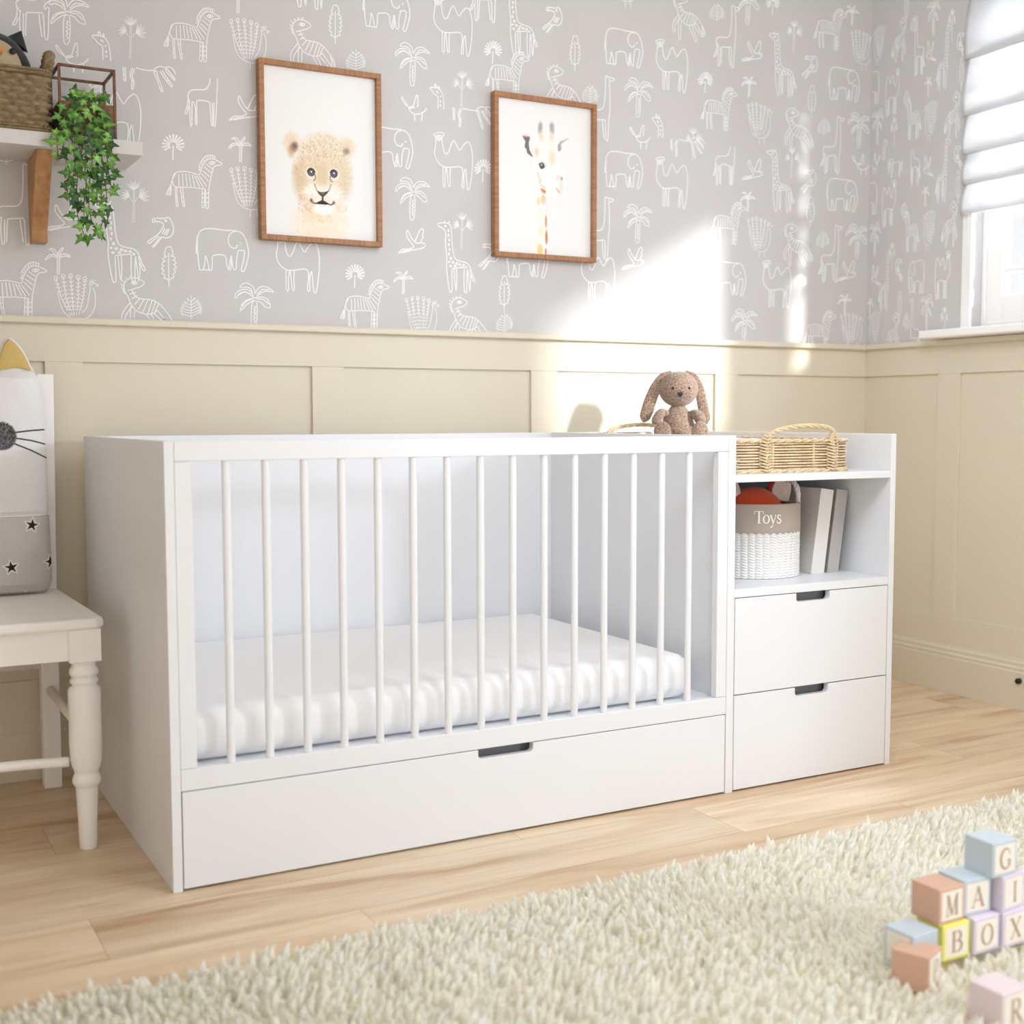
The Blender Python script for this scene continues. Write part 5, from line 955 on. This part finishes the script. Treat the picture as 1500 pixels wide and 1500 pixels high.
vines = [[(118, 160), (112, 150), (100, 160), (95, 190), (92, 225), (98, 255), (94, 272)],
         [(125, 160), (108, 145), (96, 165), (86, 200), (85, 235)],
         [(120, 158), (122, 135), (124, 165), (120, 200), (116, 240), (110, 275), (108, 310), (114, 338), (122, 348)],
         [(126, 160), (130, 132), (136, 160), (134, 200), (130, 240), (128, 280), (130, 320), (142, 343)],
         [(130, 160), (142, 140), (150, 165), (148, 205), (146, 245), (150, 285), (146, 325), (138, 345)],
         [(132, 160), (148, 142), (156, 165), (158, 200), (162, 215), (160, 245)],
         [(134, 160), (150, 145), (156, 180), (152, 215), (158, 245), (160, 268)],
         [(124, 160), (118, 138), (108, 172), (104, 210), (106, 245), (100, 290), (108, 300)],
         [(128, 165), (128, 140), (142, 175), (142, 220), (138, 262), (136, 300)],
         [(118, 162), (104, 150), (112, 190), (120, 225), (124, 262), (118, 300), (118, 330)]]
LO = [(0, -.02), (.25, -.22), (.52, -.26), (.40, -.02), (.62, .10), (.98, .22), (.62, .34), (.30, .46), (.26, .70), (0, 1.12)]
LO = LO+[(-a, b) for a, b in LO[-2:0:-1]]
rl = random.Random(21); LV, LF, LC = [], [], []; ms = MB()
def add_leaf(p, nrm, up, s):
    nrm = Vector(nrm).normalized(); up = Vector(up); up = (up-nrm*up.dot(nrm)).normalized(); sd = up.cross(nrm)
    o = len(LV); base_ = rl.choice([(.10, .24, .045), (.07, .19, .035), (.13, .30, .055), (.18, .37, .075), (.045, .12, .028), (.03, .08, .02)]); n = len(LO)
    for sc in (1, .5):
        for a, b in LO:
            d = -.16*s*(a*a*sc*sc)-.10*s*(b*sc)**2
            q = Vector(p)+sd*a*s*sc*.62+up*(b*sc)*s+nrm*d; LV.append(tuple(q))
            LC.append(tuple(c*(.8 if sc == 1 else 1.15) for c in base_))
    LV.append(tuple(p)); LC.append(tuple(min(1, c*1.9) for c in base_))
    for i in range(n):
        j = (i+1) % n; LF.append((o+i, o+j, o+n+j, o+n+i)); LF.append((o+n+i, o+n+j, o+2*n))
for vi, v in enumerate(vines):
    yy = [-.13, -.165]+[-.215-.012*((vi*3+k) % 4) for k in range(len(v)-2)]
    if len(v) > 2: yy[2] = -.205
    P = crom([PV(a, b, y) for (a, b), y in zip(v, yy)], 8); ms.tube(P, .0011, 5)
    acc = 0; side = 1
    for i in range(1, len(P)):
        acc += (Vector(P[i])-Vector(P[i-1])).length
        if acc > .0150:
            acc = 0; side = -side; c = Vector(P[i]); a = rl.uniform(-1.1, 1.1)+side*.7
            nrm = Vector((rl.uniform(-.7, .5), -1, rl.uniform(-.1, .8))); pos = c+Vector((side*rl.uniform(.002, .010), rl.uniform(-.014, .004), rl.uniform(-.004, .006)))
            add_leaf(pos, nrm, (math.sin(a), 0, -math.cos(a)*rl.choice([1, 1, 1, .4])), rl.uniform(.019, .028))
for _ in range(46):                                   # the crown of the plant inside the frame
    x, z = rl.uniform(-.03, .07), rl.uniform(1.70, 1.762); y = rl.uniform(-.19, -.08)
    add_leaf((x, y, z), (rl.uniform(-.8, .6), -1, rl.uniform(0, 1)), (rl.uniform(-1, 1), 0, rl.uniform(-1, 1)), rl.uniform(.019, .028))
me = bpy.data.meshes.new('foliage'); me.from_pydata(LV, [], LF); at = me.color_attributes.new('tint', 'FLOAT_COLOR', 'POINT')
at.data.foreach_set('color', np.hstack([np.array(LC), np.ones((len(LC), 1))]).ravel()); me.materials.append(M['leafm'])
o = bpy.data.objects.new('foliage', me); COL.objects.link(o); o.parent = pl; base(o, pl)
part(ms, 'stem', M['stem'], pl, smooth=True)

# ------------------------------------------------------------------ letter blocks
BS = .0605
BL = []                                              # footprints kept free of pile
LADV = {'M': 1.02, 'A': .9, 'I': .8, 'G': 1, 'O': 1, 'B': .85, 'X': .95, 'P': .85, 'R': .95}
def block(label, ch_, x, y, z, rz, body, face='cream', border='', side=None):
    """x, y: the near bottom corner; the lettered face looks along the local -y"""
    r = thing('letter_block', label, 'toy block', (x+BS/2*(math.cos(rz)-math.sin(rz)), y+BS/2*(math.sin(rz)+math.cos(rz)), z), 'wooden letter blocks on the rug', rz)
    h = BS/2; part(MB().box(-h, h, -h, h, 0, BS), 'cube', M[body], r, world=False, bevel=.0018)
    b = .006; f = MB().box(-h+b, h-b, -h-.0005, -h+.001, b, BS-b).build('face_panel', M[face], r)
    if side: MB().box(-h-.0005, -h+.001, -h+b, h-b, b, BS-b).build('face_panel', M[side], r)
    if ch_:
        hh = .036; wd = LADV[ch_]*hh*.8
        write(MB(), ch_, LADV, hh, lambda u, v: (u-wd/2, -h-.0009, v+(BS-hh)/2), asp=.8).build('letter', M['letter'], r)
    BL.append((r.location.x, r.location.y, z)); return r
z0 = .047; z1 = z0+BS; z2 = z1+BS
block('pale blue block with cream side at the left end of the bottom row', None, .941, -2.031, z0, .06, 'blue', 'blue', side='cream')
block('lemon yellow block lettered B in the bottom row', 'B', 1.0150, -2.025, z0, -.03, 'yellow')
block('lilac-edged block lettered O in the bottom row', 'O', 1.0820, -2.031, z0, .0, 'lilac')
block('block lettered X at the right of the bottom row', 'X', 1.1460, -2.036, z0, .03, 'lilac')
block('peach block lettered M in the second row', 'M', 1.0100, -2.020, z1, .02, 'peach')
block('powder blue block lettered A in the second row', 'A', 1.0760, -2.013, z1, -.05, 'blue')
block('lilac block lettered I in the second row', 'I', 1.1480, -2.032, z1, .12, 'lilac')
block('powder blue block lettered G topmost of the stack', 'G', 1.1270, -2.026, z2, .0, 'blue')
block('peach block lettered P lying in the rug before the stack', 'P', .9240, -2.080, .034, .42, 'peach')
block('pale pink block lettered R at the lower right, nearest the camera', 'R', .9230, -2.222, .034, .045, 'pink')

# ------------------------------------------------------------------ shaggy rug
RX0, RX1, RY0, RY1 = -.75, 2.45, -2.75, -1.435
rg = thing('shag_rug', 'cream long-pile shaggy rug on the wooden floor in front of the cot', 'rug', ((RX0+RX1)/2, (RY0+RY1)/2, 0))
part(MB().box(RX0, RX1, RY0, RY1, .001, .024), 'backing', M['backing'], rg, bevel=.003)
def pile():
    g = np.random.default_rng(4)
    sp = .0118; nx_, ny_ = int((RX1-RX0)/sp), int((RY1-RY0)/sp)
    X, Y = np.meshgrid(RX0+sp*(np.arange(nx_)+.5), RY0+sp*(np.arange(ny_)+.5)); X = X.ravel()+g.uniform(-.5, .5, X.size)*sp; Y = Y.ravel()+g.uniform(-.5, .5, Y.size)*sp
    # the part a camera near the photograph's can see gets every tuft, the rest every third
    near = (Y > -1.62-.60*(X+.37)/1.1*1.15-.15); keep = near | (g.random(X.size) < .35); X, Y, near = X[keep], Y[keep], near[keep]
    ok = np.ones(X.size, bool)
    for bx, by, bz in BL:
        if bz < .06: ok &= ~((abs(X-bx) < BS/2+.001) & (abs(Y-by) < BS/2+.001))
    X, Y = X[ok], Y[ok]; n = X.size
    cl = np.sin(X*61+3*np.sin(Y*37))*np.sin(Y*53+2*np.sin(X*29)); cl2 = np.sin(X*17+Y*11)*np.sin(Y*19-X*7)
    hgt = (.045+.006*cl+.003*cl2+g.normal(0, .006, n)).clip(.028, .066)
    a0 = -1.5+1.1*np.sin(X*6+Y*4)+g.normal(0, .7, n)+.9*cl; lean = (.005+.010*g.random(n))
    dx, dy = np.cos(a0)*lean, np.sin(a0)*lean
    r0 = .0076+.0022*g.random(n); ang = g.uniform(0, PI, n)
    rings = [(0.0, 1.0), (.50, .92), (.80, .50)]; vs = []
    for t, rr in rings:
        for k in range(4):
            a = ang+k*PI/2; b = t*t
            vs.append(np.stack([X+dx*b+np.cos(a)*r0*rr, Y+dy*b+np.sin(a)*r0*rr, .006+hgt*t], -1))
    vs.append(np.stack([X+dx*1.15, Y+dy*1.15, .006+hgt], -1))
    V = np.stack(vs, 1)                              # n, 13, 3
    F = []
    for j in range(2):
        for k in range(4): F.append([j*4+k, j*4+(k+1) % 4, j*4+4+(k+1) % 4, j*4+4+k])
    F = np.array(F); T3 = np.array([[8+k, 8+(k+1) % 4, 12] for k in range(4)])
    off = (np.arange(n)*13)[:, None, None]; q = (F[None]+off).reshape(-1, 4); t3 = (T3[None]+off).reshape(-1, 3)
    me = bpy.data.meshes.new('pile'); me.vertices.add(n*13); me.vertices.foreach_set('co', V.ravel())
    me.loops.add(q.size+t3.size); me.loops.foreach_set('vertex_index', np.concatenate([q.ravel(), t3.ravel()]))
    me.polygons.add(len(q)+len(t3)); me.polygons.foreach_set('loop_start', np.concatenate([np.arange(len(q))*4, q.size+np.arange(len(t3))*3]))
    me.polygons.foreach_set('use_smooth', [True]*(len(q)+len(t3))); me.update(calc_edges=True)
    c = np.array(lin((255, 252, 243)))[None]*(1+g.normal(0, .035, n))[:, None]; c = np.repeat(c, 13, 0).clip(0, .985)
    at = me.color_attributes.new('tint', 'FLOAT_COLOR', 'POINT'); at.data.foreach_set('color', np.hstack([c, np.ones((len(c), 1))]).ravel())
    me.materials.append(M['fur']); o = bpy.data.objects.new('pile', me); COL.objects.link(o); o.parent = rg; base(o, rg); o['kind'] = 'stuff'
pile()

# ------------------------------------------------------------------ light
wd = bpy.data.worlds.new('daylight'); bpy.context.scene.world = wd; wd.use_nodes = True
bg = wd.node_tree.nodes['Background']; bg.inputs['Color'].default_value = (.93, .965, 1, 1); bg.inputs['Strength'].default_value = WORLD
def lamp(name, typ, loc, direction, energy, color=(1, 1, 1), **k):
    l = bpy.data.lights.new(name, typ); l.energy = energy; l.color = color
    for a, b in k.items(): setattr(l, a, b)
    o = bpy.data.objects.new(name, l); COL.objects.link(o); o.location = loc
    o.rotation_euler = Vector(direction).to_track_quat('-Z', 'Y').to_euler(); return o
lamp('sun', 'SUN', (8, -8, 4), (-.6, 1, -1.166*.306), SUN, (.96, .98, 1), angle=math.radians(4.6))
lamp('added_key_light', 'AREA', (4.15, -5.85, 1.75), (-4.2, 4.9, -1.2), KEY, (.82, .94, 1.10), shape='DISK', size=.45)  # added key lamp past the end of the right wall, no doorway there
lamp('added_rear_fill', 'AREA', (.3, -6.6, 1.5), (0, 1, -.08), FILL, (.80, .92, 1.10), shape='RECTANGLE', size=4.0, size_y=2.1)  # added broad fill lamp behind the camera
lamp('far_window_light', 'AREA', (XR+.35, -.74, 1.75), (-1, 0, -.1), WINL*.5, (.84, .93, 1.08), shape='RECTANGLE', size=.5, size_y=1.0)
lamp('near_window_light', 'AREA', (XR+.45, -1.77, 1.75), (-1, 0, -.1), WINL*.15, (.84, .93, 1.08), shape='RECTANGLE', size=1.2, size_y=.9)
lamp('added_tilted_fill', 'AREA', (.75, -2.1, CEIL-.45), (.95, .2, -.62), TILTFILL, (.86, .935, 1.05), shape='DISK', size=.9)  # added disc, tilted to brighten the right wall and rug

# ------------------------------------------------------------------ camera
cd = bpy.data.cameras.new('camera'); cam = bpy.data.objects.new('camera', cd); COL.objects.link(cam)
cd.sensor_width = 36; cd.sensor_fit = 'HORIZONTAL'; cd.lens = 1827.817/1500*36; cd.clip_start = .05
r = Vector((.8791250585, -.4765878709, -.0017699806)); u = Vector((.0373993165, .0652843148, .9971656078)); w = Vector((.4751214820, .8766994693, -.0752171377))
mt_ = Matrix((( r.x, u.x, -w.x, -.55990955), (r.y, u.y, -w.y, -3.44312192), (r.z, u.z, -w.z, .94427527), (0, 0, 0, 1))); cam.matrix_world = mt_
cd.dof.use_dof = True; cd.dof.focus_distance = 3.2; cd.dof.aperture_fstop = 2.6
sc = bpy.context.scene; sc.camera = cam
sc.view_settings.view_transform = 'Standard'; sc.view_settings.look = 'None'; sc.view_settings.gamma = 1; sc.view_settings.exposure = EXPO
sc.cycles.use_denoising = True
sc.cycles.max_bounces = 20; sc.cycles.diffuse_bounces = 14; sc.cycles.transparent_max_bounces = 12
sc.cycles.sample_clamp_indirect = 6
